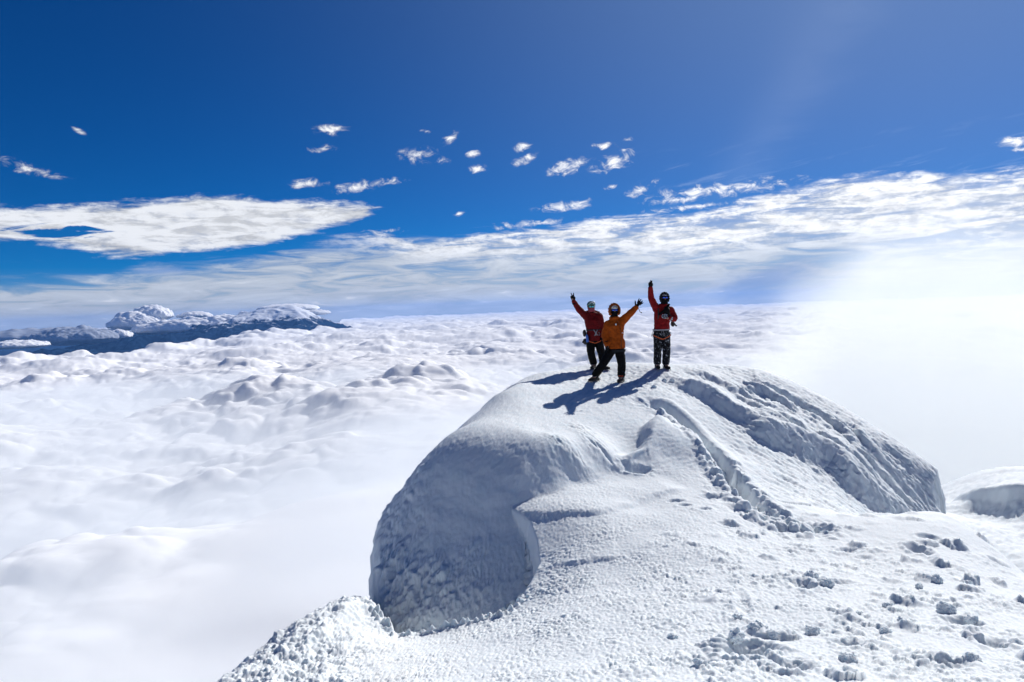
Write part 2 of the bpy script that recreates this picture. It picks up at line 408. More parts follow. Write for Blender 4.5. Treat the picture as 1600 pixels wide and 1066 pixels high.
def on_snow(u, v):
    "where the sight line (u, v) of the photograph first meets the bare relief"
    d = P(u, v, 1.0)
    xs, ys, zs = d[0] * _MY, _MY, d[2] * _MY
    f, t = base_height(xs, ys)
    h = np.maximum(f, t)
    k = np.nonzero(zs < h)[0]
    i = k[0] if len(k) else len(_MY) - 1
    return float(xs[i]), float(ys[i]), float(h[i])
def pl_snow(l): return [on_snow(*q) for q in l]

def ledge(x, y, pl, A, ws, wg, hi=1, ends=.15):
    "a step: the side hi is raised and fades away gently, the other side drops steeply"
    d, t, sd = seg_dist(x, y, pl)
    up = np.exp(-d / wg); dn = 1 - sstep(d, 0, ws)
    e = sstep(t, 0, ends) * sstep(1 - t, 0, ends)
    # beyond the ends the position along the line is clamped, so e is 0 there
    return A * e * np.where(sd * hi > 0, up, dn)
K_BULGE = pl_snow([(1150, 660), (1180, 673), (1220, 692), (1275, 709), (1315, 734), (1338, 762), (1352, 792)])
K_TONGUE = pl_snow([(1050, 606), (1075, 608), (1100, 616), (1128, 632), (1155, 652), (1183, 678)])
K_TOP = pl_snow([(1075, 588), (1100, 590), (1122, 600), (1140, 612), (1160, 630)])
K_SPUR = pl_snow([(1045, 655), (1034, 672), (1020, 692), (1008, 718), (985, 738), (960, 745)])
K_RIME = pl_snow([(905, 668), (925, 690), (945, 714)])
K_RIME2 = pl_snow([(870, 690), (885, 705), (900, 722)])
K_STEP = pl_snow([(800, 806), (850, 808), (931, 803), (982, 790), (1016, 775), (1080, 762)])
K_LEFT = pl_snow([(470, 1018), (500, 996), (528, 972), (556, 955), (580, 945)])
K_STEP2 = pl_snow([(850, 884), (900, 880), (960, 872), (990, 866)])
K_TRENCH = pl_snow([(1004, 630), (1040, 638), (1068, 660), (1095, 688), (1116, 712), (1132, 738), (1150, 762), (1172, 786), (1200, 806)])
K_RUBBLE = pl_snow([(1128, 735), (1150, 768), (1172, 790), (1196, 806), (1225, 822), (1260, 826)])
K_BANK = pl_snow([(1000, 628), (1035, 650), (1066, 682), (1095, 712), (1120, 745)])
HOLLOW = on_snow(985, 700)
FLANK = [on_snow(*q)[:2] for q in [(1135, 606), (1180, 592), (1290, 645), (1400, 712), (1445, 750)]] + [P(1462, 790, 14.0)[:2], P(1400, 800, 13.2)[:2]] + [on_snow(*q)[:2] for q in [(1350, 780), (1325, 742), (1275, 707), (1220, 690), (1180, 672)]]
PRINTS = [(1325, 862, .16, .045, .05, 30), (1350, 872, .10, .04, .03, 25), (1160, 945, .07, .20, .030, -12), (1170, 1018, .22, .12, .12, 10), (1435, 860, .11, .09, .09, 0), (1390, 908, .12, .05, .04, 20),
          (1300, 912, .22, .05, .05, 10), (1255, 915, .12, .09, .06, 0), (1505, 975, .15, .09, .08, 20), (1090, 1035, .14, .08, .05, 0), (995, 743, .17, .05, .07, 5), (1280, 828, .16, .045, .05, 5), (1140, 822, .12, .04, .04, 5), (1450, 840, .13, .05, .05, 15),
          (1055, 783, .09, .03, .04, 10), (1070, 790, .08, .03, .035, 10), (1100, 796, .09, .03, .035, 10), (1110, 776, .12, .05, .06, 30), (1150, 630, .1, .04, .04, 0), (1560, 880, .12, .06, .05, 30), (1330, 1010, .12, .07, .05, 0), (1240, 1045, .13, .09, .06, 10),
          (890, 575, .14, .05, .04, 0), (1480, 1040, .16, .1, .07, 10), (1555, 1010, .12, .09, .06, -20)]
PRINTS = [on_snow(q[0], q[1])[:2] + q[2:] for q in PRINTS]

def relief(x, y):
    f, t = base_height(x, y)
    # carved features of the dome
    m = (y > 9) & (x > -3) & (x < 11)
    X, Y = x[m], y[m]
    wx = X + .10 * perlin(X * 1.6, Y * 1.6, seed=91); wy = Y + .10 * perlin(X * 1.6, Y * 1.6, seed=92)
    g = np.zeros(X.shape)
    g += ledge(wx, wy, K_BULGE, .37, .62, 1.1, 1, .22)
    g += ledge(wx, wy, K_TONGUE, .26, .40, .45, 1, .25)
    g += ledge(wx, wy, K_TOP, .12, .25, .5, 1, .3)
    g += ledge(wx, wy, K_SPUR, .28, .30, .8, 1, .3) 
    dr = np.minimum(seg_dist(X, Y, K_RIME)[0], seg_dist(X, Y, K_RIME2)[0])
    g += .055 * np.exp(-(dr / .22) ** 2) * fbm((X - Y) * 3.0, (X + Y) * 7.0, oct=3, rough=.6, kind=1, seed=37)
    d = np.hypot((X - HOLLOW[0]) / .75, (Y - HOLLOW[1]) / .95)
    g -= .13 * np.exp(-d * d * 1.4)
    # wind-cut flutes of the sunward flank: saw-toothed, running down and away to the right
    ins = inside(X, Y, FLANK); d, _, _ = seg_dist(X, Y, FLANK + [FLANK[0]])
    fm = sstep(np.where(ins, d, -d), -.15, .45)
    a = .52 * X - .85 * Y; c = .85 * X + .52 * Y
    wv = c / .66 + 1.3 * perlin(a * .50, c * .6, seed=31) + .45 * perlin(a * 1.2, c * 2.0, seed=32) + .12 * perlin(a * 4, c * 5, seed=36)
    fr = wv - np.floor(wv)
    saw = np.where(fr < .30, sstep(fr, 0, .30), 1 - sstep(fr, .30, 1.0))
    amp = .6 + 1.3 * perlin(a * .6, c * 1.1, seed=33)
    g += fm * (.19 * np.clip(amp, .0, 1.5) * (saw - .5) + .08 * fbm(a * 1.6, c * 3.6, oct=4, rough=.6, kind=1, seed=35))
    t = t.copy(); t[m] += g
    X, Y = x, y
    # drift ledges of the near slope
    k = (y > 6) & (y < 14)
    f = f.copy()
    f[k] += ledge(x[k], y[k] + .05 * perlin(x[k] * 3, y[k] * 3, seed=88), K_STEP, .045, .15, .8, 1, .12) + ledge(x[k], y[k] + .04 * perlin(x[k] * 5, y[k] * 5, seed=89), K_STEP2, .030, .12, .4, 1, .3) + ledge(x[k], y[k] + .10 * perlin(x[k] * 3, y[k] * 3, seed=90), K_LEFT, .06, .16, .4, 1, .2)
    h0 = np.where(t > f - .25, smax(f, t, np.interp(x, [.1, 1.8], [.03, .22])), f)
    # trench of the trodden path, its bank and rubble
    k = (y > 8.5) & (y < 17) & (x > 1) & (x < 7)
    X, Y = x[k], y[k]; q = np.zeros(X.shape)
    wx = X + .05 * perlin(X * 4, Y * 4, seed=71); wy = Y + .05 * perlin(X * 4, Y * 4, seed=72)
    d, tt, sd = seg_dist(wx, wy, K_TRENCH)
    q -= .17 * (1 - sstep(d, .02, .17)) * sstep(tt, 0, .12) * sstep(1 - tt, 0, .2)
    q += .05 * np.exp(-((d - .26) / .12) ** 2) * sstep(tt, 0, .1)
    d, tt, sd = seg_dist(wx, wy, K_BANK)
    rb = np.exp(-(d / .17) ** 2) * .6
    d, tt, sd = seg_dist(wx, wy, K_RUBBLE)
    rb = np.maximum(rb, np.exp(-(d / .34) ** 2))
    wd, wi = worley(X / .14 + .25 * perlin(X * 7, Y * 7, seed=73), Y / .20, seed=74, jit=1.0)
    q += rb * ((wi - .40) * .20 * (1 - sstep(wd, .30, .62)) - .03 + .06 * fbm(X * 9, Y * 9, oct=3, seed=75))
    h0[k] += q
    # foot prints and pits
    for (a, b, rx, ry, dp, rot) in PRINTS:
        k = (np.abs(x - a) < .8) & (np.abs(y - b) < .8)
        if not k.any(): continue
        co, si = math.cos(R(rot)), math.sin(R(rot))
        dx, dy = (x[k] - a), (y[k] - b)
        sc = .6 + .6 * b / 8
        ux, uy = (dx * co + dy * si) / (rx * sc), (dy * co - dx * si) / (ry * sc * 1.6)
        d = np.hypot(ux, uy) * (1 + .25 * perlin(x[k] * 9, y[k] * 9, seed=81))
        h0[k] += -dp * (1 - sstep(d, .25, 1.15)) + .3 * dp * np.exp(-((d - 1.25) / .22) ** 2) * (.6 + perlin(x[k] * 14, y[k] * 14, seed=82))
    # cliff at the right end of the dome
    d, tt, sd = seg_dist(x, y, RWALL)
    s = -d * sd + .10 * perlin(y * 3, h0 * 2, seed=84)
    dome = t > f
    h0 = h0 - np.where((y > 12.2), 3.2 * sstep(s, -.06, .42), 0)
    return h0, f, t, rbmask(x, y)
def rbmask(x, y):
    # how coarse and broken the crust is: strong at the bottom right, weak on the drifts
    a = sstep(x - .30 * (y - 4), -.4, 2.0) * (1 - sstep(y, 9.5, 12))
    return a

def polar(hfun, azs, r0, r1, rows, pw=.22, nco=900):
    "grid around the viewpoint whose rings lie closer where the ground turns steep; returns X, Y, Z and extras"
    A = np.radians(np.asarray(azs))[:, None]
    rc = np.exp(np.linspace(math.log(r0), math.log(r1), nco))[None]
    X, Y = np.sin(A) * rc, np.cos(A) * rc
    Z = hfun(X, Y)[0] if isinstance(hfun(X[:1, :4], Y[:1, :4]), tuple) else hfun(X, Y)
    el = np.arctan2(Z, np.broadcast_to(rc, Z.shape)); lr = np.log(np.broadcast_to(rc, Z.shape))
    ds = np.abs(np.diff(el, axis=1)) + pw * np.diff(lr, axis=1)
    s = np.concatenate([np.zeros((len(azs), 1)), np.cumsum(ds, 1)], 1)
    # keep neighbouring columns alike
    s = s / s[:, -1:]
    for _ in range(3):
        w = 71; pad = np.pad(s, ((w // 2, w // 2), (0, 0)), 'edge'); cs = np.cumsum(np.concatenate([np.zeros((1, s.shape[1])), pad]), 0); s = (cs[w:] - cs[:-w]) / w
    q = np.linspace(0, 1, rows)
    Rr = np.empty((len(azs), rows))
    for i in range(len(azs)):
        Rr[i] = np.exp(np.interp(q * s[i, -1], s[i], lr[i]))
    return np.sin(A) * Rr, np.cos(A) * Rr
def grid_normals(V):
    a = np.gradient(V, axis=0); b = np.gradient(V, axis=1)
    n = np.cross(a, b); n /= np.linalg.norm(n, axis=2, keepdims=True) + 1e-12
    n[n[..., 2] < 0] *= -1
    return n
def grid_mesh(name, V, mat, keep=None, closed=False, parent=None):
    "V (n, m, 3) grid to a mesh object; keep selects faces"
    n, m = V.shape[:2]
    idx = np.arange(n * m).reshape(n, m)
    q = np.stack([idx[:-1, :-1], idx[:-1, 1:], idx[1:, 1:], idx[1:, :-1]], -1).reshape(-1, 4)
    if keep is not None: q = q[keep.reshape(-1)]
    used = np.zeros(n * m, bool); used[q.ravel()] = True
    remap = np.cumsum(used) - 1
    co = V.reshape(-1, 3)[used].astype(np.float32); q = remap[q].astype(np.int32)
    me = bpy.data.meshes.new(name)
    me.vertices.add(len(co)); me.vertices.foreach_set('co', co.ravel())
    me.loops.add(q.size); me.loops.foreach_set('vertex_index', q.ravel())
    me.polygons.add(len(q)); me.polygons.foreach_set('loop_start', np.arange(0, q.size, 4, dtype=np.int32))
    me.update(calc_edges=True)
    me.polygons.foreach_set('use_smooth', np.ones(len(q), bool))
    # all faces up
    o = bpy.data.objects.new(name, me); C.objects.link(o)
    if mat: me.materials.append(mat)
    if parent: o.parent = parent
    return o

# ------------------------------------------------------------------ snow materials
def snow_mat(name, base=(0.775, 0.825, 0.85), icy=0.0, bump=0.4, scale=60.0):
    m = bpy.data.materials.new(name); m.use_nodes = True
    n = NT(m.node_tree); b = m.node_tree.nodes['Principled BSDF']
    g = n.node('ShaderNodeNewGeometry')
    a = n.noise(g.outputs['Position'], 1.3, 4, .6)
    c = n.noise(g.outputs['Position'], scale, 3, .7)
    c2 = n.noise(g.outputs['Position'], scale * 3.1, 2, .6)
    col = n.mix(n.step(a, .35, .7), base, tuple(v * .965 for v in base))
    if icy:
        k = n.noise(g.outputs['Position'], 2.6, 5, .65, .6)
        col = n.mix(n.mul(n.step(k, .48, .66), icy), col, (0.60, 0.72, 0.78))
    n.l.new(col, b.inputs['Base Color'])
    n.put(b.inputs['Roughness'], n.step(c2, .3, .7, .65, .95))
    b.inputs['Specular IOR Level'].default_value = 0.12
    b.inputs['Subsurface Weight'].default_value = .45; b.inputs['Subsurface Radius'].default_value = (.8, .95, 1.0); b.inputs['Subsurface Scale'].default_value = .035
    bp = n.node('ShaderNodeBump'); bp.inputs['Strength'].default_value = bump; bp.inputs['Distance'].default_value = 0.006
    n.l.new(n.add(c, n.mul(c2, .5)), bp.inputs['Height']); n.l.new(bp.outputs[0], b.inputs['Normal'])
    return m
M_SNOW = snow_mat('wind packed snow')
M_DOME = snow_mat('rimed dome snow', icy=.35)
QUICK = False
def build_summit():
    cs = 2 if QUICK else 1
    azs = np.concatenate([np.arange(-178, -64, 6.0), np.arange(-60, -40, .5), np.arange(-40, 44.01, .066 * cs), np.arange(44.5, 60, .5), np.arange(64, 179, 6.0), [182.0]])
    azs[0] = -178.0
    X, Y = polar(relief, azs, .9, 34, 1500 // cs, .24)
    Z, f, t, rgh = relief(X, Y)
    V = np.stack([X, Y, Z], -1)
    N = grid_normals(V)
    for _ in range(2):
        N[1:-1, 1:-1] = (N[:-2, 1:-1] + N[2:, 1:-1] + N[1:-1, :-2] + N[1:-1, 2:] + N[1:-1, 1:-1]) / 5
    N /= np.linalg.norm(N, axis=2, keepdims=True)
    isdome = (t > f)
    steep = 1 - N[..., 2]
    wallz = isdome & (X < 1.8) & (steep > .12)
    wm = sstep(steep, .10, .32) * (X < 2.2) * isdome
    flank = sstep(X, 3.2, 5.0) * isdome
    D = np.zeros(X.shape)
    # broad undulation
    D += .035 * fbm(X * .9, Y * .9, Z * .9, 3, .5, 11) * (1 - .5 * isdome)
    # rime crust: crowded knobs, two sizes, in patches
    wX = X + .02 * perlin(X * 12, Y * 12, seed=41); wY = Y + .02 * perlin(X * 12, Y * 12, seed=42)
    patch = sstep(fbm(X * 1.6, Y * 1.6, oct=3, seed=43), -.35, .35)
    near = 1 - sstep(np.hypot(X, Y), 8.5, 11.5)
    d, i = worley(wX / .036, wY / .036, seed=44)
    kn = np.sqrt(np.clip(1 - (d / .62) ** 2, 0, 1)) * (.25 + .75 * i)
    d, i2 = worley(wX / .095, wY / .095, seed=45)
    kn2 = np.sqrt(np.clip(1 - (d / .60) ** 2, 0, 1)) * sstep(i2, .35, .9)
    low = ~isdome
    d, i3 = worley(wX / .24 + .5 * perlin(X * 5, Y * 5, seed=46), wY / .24, seed=47)
    l3 = np.clip(1 - (d / (.28 + .34 * i3)) ** 2, 0, 1) ** .85 * sstep(i3, .78, 1.0)
    calm = 1 - .75 * sstep(l3, .03, .25) * rgh
    kn = kn * calm; kn2 = kn2 * calm
    D += low * (kn * (.010 + .015 * patch) * (.35 + .65 * near) + kn2 * (.008 + .024 * rgh) * patch * (.3 + .7 * near))
    # bigger broken lumps at the right
    d, i3 = worley(wX / .24 + .5 * perlin(X * 5, Y * 5, seed=46), wY / .24, seed=47)
    l3 = np.clip(1 - (d / (.28 + .34 * i3)) ** 2, 0, 1) ** .85 * sstep(i3, .78, 1.0)
    D += low * rgh * l3 * .080 * (1 + .9 * fbm(X * 16, Y * 16, Z * 16, 2, .6, 48))
    # small grain everywhere
    D += .005 * fbm(X * 22, Y * 22, Z * 22, 2, .6, 49)
    # rippled rime on top of the dome
    rip = fbm((X + .9 * Y) * 5.0, (Y - .9 * X) * 17.0, Z * 10, 3, .6, 51)
    D += isdome * (1 - wm) * (.014 + .006 * flank) * rip
    trod = np.exp(-(((X - 2.6) / 2.0) ** 2 + ((Y - 16.2) / 1.5) ** 2))
    D += isdome * trod * .055 * fbm(X * 8, Y * 8, oct=3, rough=.6, seed=52)
    D += isdome * flank * .05 * fbm((.52 * X - .85 * Y) * 2.0, (.85 * X + .52 * Y) * 8, Z * 4, 3, .6, 53, 1)
    # shaded wall: lumps high up, hanging rime and icicle ribs low down
    lowz = 1 - sstep(Z + .25 * perlin(X * 2, Y * 2, seed=61), -3.75, -3.05)
    D += wm * (.05 * fbm(X * 1.7, Y * 1.7, Z * 1.7, 3, .45, 54) + .007 * fbm(X * 9, Y * 9, Z * 9, 3, .6, 55))
    D += wm * lowz * (.13 * fbm(X * 3.2, Y * 3.2, Z * 1.3, 3, .5, 56, 2) + .11 * fbm(X * 9, Y * 5, Z * 1.0, 3, .55, 57, 1))
    D += wm * sstep(-X, .8, 1.9) * .045 * fbm(X * 4.5, Y * 4.5, Z * 4.5, 3, .6, 58, 2)
    cl = sstep(steep, .35, .65) * (X > 5.5) * isdome
    D += cl * (.12 * fbm(X * 2.6, Y * 2.6, Z * 2.6, 4, .6, 63, 2) + .05 * fbm(X * 9, Y * 9, Z * 3, 3, .6, 64, 1))
    # crumbly outer edge of the near slope
    es = (X < -1.2) & low & (Y > 6)
    D += es * sstep(-X - .18 * Y, -.1, .6) * (.09 * fbm(X * 2.6, Y * 2.6, Z * 2.6, 4, .55, 59) + .04 * fbm(X * 5, Y * 5, Z * 5, 3, .6, 65, 1) + .03 * fbm(X * 11, Y * 11, Z * 11, 3, .6, 60, 2))
    dl, tl, _ = seg_dist(X, Y, [q[:2] for q in LIP])
    N2 = N.copy(); N2[..., 2] += .6 * low; N2 /= np.linalg.norm(N2, axis=2, keepdims=True)
    V = V + N2 * D[..., None]
    # jagged rime along the lip
    jag = np.clip(perlin(X * 15, Y * 15, seed=62) + .1, 0, 1) * np.exp(-(dl / .10) ** 2) * (tl < .55) * (tl > .12) * low
    V[..., 2] += .13 * jag
    fd = isdome[:-1, :-1].astype(int) + isdome[1:, :-1] + isdome[:-1, 1:] + isdome[1:, 1:] >= 2
    a = grid_mesh('snow_slope', V, M_SNOW, ~fd)
    b = grid_mesh('snow_dome', V, M_DOME, fd)
    for o in (a, b): o['kind'] = 'structure'
    return V, azs
SUMV, SUMAZ = build_summit()
print('summit', time.time() - T0)

# the next shoulder of the summit ridge, 15 to 35 m away on the right
rp = PP([(1430, 762, 26), (1460, 748, 28), (1500, 737, 29), (1540, 729, 30), (1600, 730, 30.5), (1700, 736, 31), (1460, 775, 22), (1480, 792, 19.5), (1500, 771, 22.5), (1530, 763, 21.6), (1580, 757, 20.8), (1660, 757, 20),
         (1760, 765, 19), (1535, 786, 20.9), (1560, 802, 20.0), (1600, 834, 18.4), (1660, 880, 17), (1540, 822, 17.5), (1600, 872, 15.2), (1440, 800, 18.5), (1400, 800, 19), (1400, 770, 25)])
for q in [(1430, 762, 26), (1460, 748, 28), (1500, 737, 29), (1540, 729, 30), (1600, 730, 30.5), (1700, 736, 31)]:
    a = P(*q); r = math.hypot(a[0], a[1]); sl = a[2] / r
    for k, dz in ((3, .5), (9, 5)):
        rp.append((a[0] * (1 + k / r), a[1] * (1 + k / r), a[2] + sl * k - dz))
rp += [(7, 12, -6.5), (11, 9, -5.5), (4, 20, -9), (22, 12, -7), (26, 22, -8)]
RIDGE = TPS(rp, 2e-3)
K_CREST = PP([(1480, 778, 22.8), (1500, 771, 22.3), (1530, 763, 21.6), (1580, 757, 20.8), (1660, 757, 20), (1760, 765, 19)])
def ridge_h(x, y):
    return RIDGE(x, y) - .55 * sstep(y, 21, 25) + ledge(x, y, K_CREST, .22, .3, .6, 1, .15) - .28 * np.exp(-((y - 20.6) / 2.2) ** 2)
def build_ridge():
    azs = np.arange(18, 60, .09 * (2 if QUICK else 1))
    X, Y = polar(ridge_h, azs, 12.5, 50, 420, .3, 300)
    Z = ridge_h(X, Y)
    V = np.stack([X, Y, Z], -1); N = grid_normals(V)
    D = .09 * fbm(X * .8, Y * .8, Z * .8, 4, .5, 111) + .05 * fbm((X + Y) * .8, (Y - X) * 3.0, Z * 2, 4, .6, 114, 1) + .012 * fbm(X * 6 + Y * 3, Y * 16, Z * 6, 3, .6, 112) + .02 * fbm(X * 4, Y * 4, Z * 4, 3, .6, 113, 1)
    V = V + N * D[..., None]
    # its outer rim drops steeply so that the sheet has an end in the cloud
    o = grid_mesh('snow_ridge', V, M_SNOW); o['kind'] = 'structure'
build_ridge()
# ------------------------------------------------------------------ far setting: sea of cloud, mountain, cloud heaps
def cloud_sss(name, alb, rad):
    m = bpy.data.materials.new(name); m.use_nodes = True
    b = m.node_tree.nodes['Principled BSDF']
    b.inputs['Base Color'].default_value = alb + (1,); b.inputs['Roughness'].default_value = 1; b.inputs['Specular IOR Level'].default_value = 0
    b.inputs['Subsurface Weight'].default_value = 1; b.inputs['Subsurface Radius'].default_value = (1, 1, 1); b.inputs['Subsurface Scale'].default_value = rad
    b.subsurface_method = 'RANDOM_WALK'
    return m
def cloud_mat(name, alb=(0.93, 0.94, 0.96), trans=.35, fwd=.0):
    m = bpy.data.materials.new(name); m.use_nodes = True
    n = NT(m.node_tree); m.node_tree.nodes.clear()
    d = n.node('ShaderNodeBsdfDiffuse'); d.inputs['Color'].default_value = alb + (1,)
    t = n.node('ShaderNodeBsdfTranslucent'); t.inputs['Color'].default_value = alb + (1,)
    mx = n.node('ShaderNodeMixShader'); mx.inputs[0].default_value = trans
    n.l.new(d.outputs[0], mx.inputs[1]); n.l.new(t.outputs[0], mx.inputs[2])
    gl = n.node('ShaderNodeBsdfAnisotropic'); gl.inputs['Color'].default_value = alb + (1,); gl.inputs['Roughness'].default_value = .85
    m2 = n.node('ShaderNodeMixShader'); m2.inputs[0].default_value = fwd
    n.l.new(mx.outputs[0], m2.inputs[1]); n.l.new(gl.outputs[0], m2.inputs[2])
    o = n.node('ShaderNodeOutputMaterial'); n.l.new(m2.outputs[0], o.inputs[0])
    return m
M_CLOUD = cloud_sss('sunlit cloud', (.925, .955, .975), 75.0)
M_SHADECLOUD = cloud_mat('cloud painted in shade grey', (0.40, 0.44, 0.52), .1)  # shadow over these heaps is painted in as a darker grey albedo
DECK = -700.0
def _az(u, v): return azel(u, v)[0]
_gap = [(-120, 560), (130, 554), (210, 546), (300, 534), (400, 523), (480, 518), (524, 511), (536, 500)]
_GA = [azel(*q)[0] for q in _gap]; _GR = [DECK / P(*q, 1.0)[2] * math.hypot(P(*q, 1.0)[0], 1.0) for q in _gap]
def build_sea():
    cs = 2 if QUICK else 1
    azs = np.concatenate([np.arange(-180, -64, 4.0), np.arange(-60, -39, .4), np.arange(-39, 39, .075 * cs), np.arange(39.4, 60, .4), np.arange(64, 181, 4.0)])
    A = np.radians(azs)[:, None]
    rows = 1100 // cs
    # rings: even in seen angle far away, even in ratio near by
    t = np.linspace(0, 1, rows)
    elv = np.radians(np.interp(t, [0, .25, .62, .88, 1], [60, 24, 7.0, 1.6, .38]))
    r = (-DECK) / np.tan(elv)
    Rr = np.broadcast_to(r[None], (len(azs), rows))
    X, Y = np.sin(A) * Rr, np.cos(A) * Rr
    fade = lambda lam: 1 - sstep(Rr, lam * 60, lam * 260)
    wx = X + 260 * perlin(X / 1500, Y / 1500, seed=201); wy = Y + 260 * perlin(X / 1500, Y / 1500, seed=202)
    big = fbm(X / 5200, Y / 5200, oct=3, seed=203)
    big2 = fbm(wx / 2100, wy / 2100, oct=2, seed=213)
    mod = .40 + .9 * sstep(fbm(X / 2600, Y / 2600, oct=2, seed=214), -.35, .4)
    h = 190 * big + 170 * big2
    def heap(lam, amp, seed, ax, ay):
        return amp * (puffs(ax / lam, ay / lam, seed) - .75) * fade(lam)
    a1 = X + 300 * perlin(X / 900, Y / 900, seed=221) + 120 * perlin(X / 330, Y / 330, seed=222); b1 = Y + 300 * perlin(X / 900, Y / 900, seed=223) + 120 * perlin(X / 330, Y / 330, seed=224)
    h1 = heap(1500, 250, 204, a1, b1)
    a2 = X + 90 * perlin(X / 260, Y / 260, h1 / 200, seed=225); b2 = Y + 90 * perlin(X / 260, Y / 260, h1 / 200, seed=226)
    h += mod * (h1 + heap(600, 130, 205, a2, b2) + heap(240, 62, 206, a2 + .4 * h1, b2) + heap(100, 34, 207, a2, b2 + .5 * h1))
    far = sstep(Rr, 12000, 30000)
    h += far * 120 * fbm(X / 6000, Y / 2600, oct=4, rough=.6, seed=208, kind=2)
    # close to the summit the top of the cloud is smooth drifting mist
    azd = azs[:, None]
    lim = 2100 + 2900 / (1 + np.exp(-(azd + 17) / 5.0))
    lim = lim * (1 + .35 * fbm(X / 1400, Y / 1400, oct=3, seed=209))
    k = sstep(Rr, lim * .55, lim * 1.25)
    h = h * (.04 + .96 * k) + (1 - k) * (60 + 40 * perlin(X / 900, Y / 900, seed=210))
    # hollow with the long shaded trough at the left
    ga = np.interp(azd, _GA, _GR); edge = ga * (1 + .10 * fbm(X / 2500, Y / 2500, oct=4, rough=.6, seed=211)) 
    ingap = (azd < _GA[-1]) & (azd > -75)
    e = np.where(ingap, Rr / edge, 0)
    h = h - 500 * sstep(e, .93, 1.04) * (e < 2.6) + 90 * np.exp(-((e - .92) / .05) ** 2)
    V = np.stack([X, Y, DECK + h], -1)
    N = grid_normals(V)
    over = 26 * fbm(wx / 300, wy / 300, V[..., 2] / 200, oct=3, rough=.5, seed=212, kind=2) * fade(300) * k
    V = V + N * over[..., None]
    hole = (e > 1.03) & (Rr < 76000)
    hf = hole[:-1, :-1] & hole[1:, 1:] & hole[1:, :-1] & hole[:-1, 1:]
    o = grid_mesh('cloud_sea', V, M_CLOUD, ~hf)
    o['kind'] = 'stuff'; o['label'] = 'wide sea of white cloud below the summit'
build_sea()

def build_mountain():
    m = bpy.data.materials.new('snowy dark rock'); m.use_nodes = True
    n = NT(m.node_tree); b = m.node_tree.nodes['Principled BSDF']
    g = n.node('ShaderNodeNewGeometry'); sp = n.node('ShaderNodeSeparateXYZ'); n.l.new(g.outputs['Position'], sp.inputs[0])
    ns = n.noise(g.outputs['Position'], 0.0016, 8, .68, .4)
    nn = n.node('ShaderNodeSeparateXYZ'); n.l.new(g.outputs['Normal'], nn.inputs[0])
    h = n.add(sp.outputs[2], n.mul(n.sub(ns, .5), 1900.0))
    h = n.add(h, n.mul(n.sub(nn.outputs[2], .85), 900.0))
    f = n.step(h, -300.0, -60.0)
    col = n.mix(f, (0.010, 0.026, 0.055), (0.80, 0.83, 0.88))
    n.l.new(col, b.inputs['Base Color']); b.inputs['Roughness'].default_value = 1; b.inputs['Specular IOR Level'].default_value = 0
    A0, R0 = math.radians(azel(455, 480)[0]), 40000.0
    cx, cy = R0 * math.sin(A0), R0 * math.cos(A0)
    t = np.array([math.cos(A0), -math.sin(A0)]); d = np.array([math.sin(A0), math.cos(A0)])
    U, W = np.meshgrid(np.linspace(-19000, 9000, 520), np.linspace(-11000, 7000, 260), indexing='ij')
    X = cx + U * t[0] + W * d[0]; Y = cy + U * t[1] + W * d[1]
    rr = np.hypot(U, W)
    ul = np.where(U < 0, -U / 2.1, U * 1.35)
    rr2 = np.hypot(ul, W * .9)
    z = np.interp(rr2, [0, 400, 1500, 3000, 5500, 9000], [480, 330, -180, -850, -1700, -2900])
    rg = fbm(X / 2600, Y / 2600, oct=6, rough=.55, seed=301, kind=1)
    z = z + (rg - .1) * (150 + .13 * np.minimum(rr2, 4000)) + 60 * fbm(X / 500, Y / 500, oct=3, seed=302)
    V = np.stack([X, Y, z], -1)
    o = grid_mesh('mountain', V, m); o['kind'] = 'structure'
    # valley floor far under the cloud
    g_ = bpy.data.materials.new('dark forested lowland'); g_.use_nodes = True
    n = NT(g_.node_tree); b = g_.node_tree.nodes['Principled BSDF']
    ge = n.node('ShaderNodeNewGeometry')
    k = n.noise(ge.outputs['Position'], 0.0004, 6, .6)
    n.l.new(n.mix(n.step(k, .35, .65), (0.010, 0.020, 0.032), (0.018, 0.032, 0.040)), b.inputs['Base Color'])
    b.inputs['Roughness'].default_value = 1; b.inputs['Specular IOR Level'].default_value = 0
    S = 108000
    X, Y = np.meshgrid(np.linspace(-S, S, 60), np.linspace(-S, S, 60), indexing='ij')
    o = grid_mesh('lowland', np.stack([X, Y, -3000 + 0 * X], -1), g_); o['kind'] = 'structure'
build_mountain()

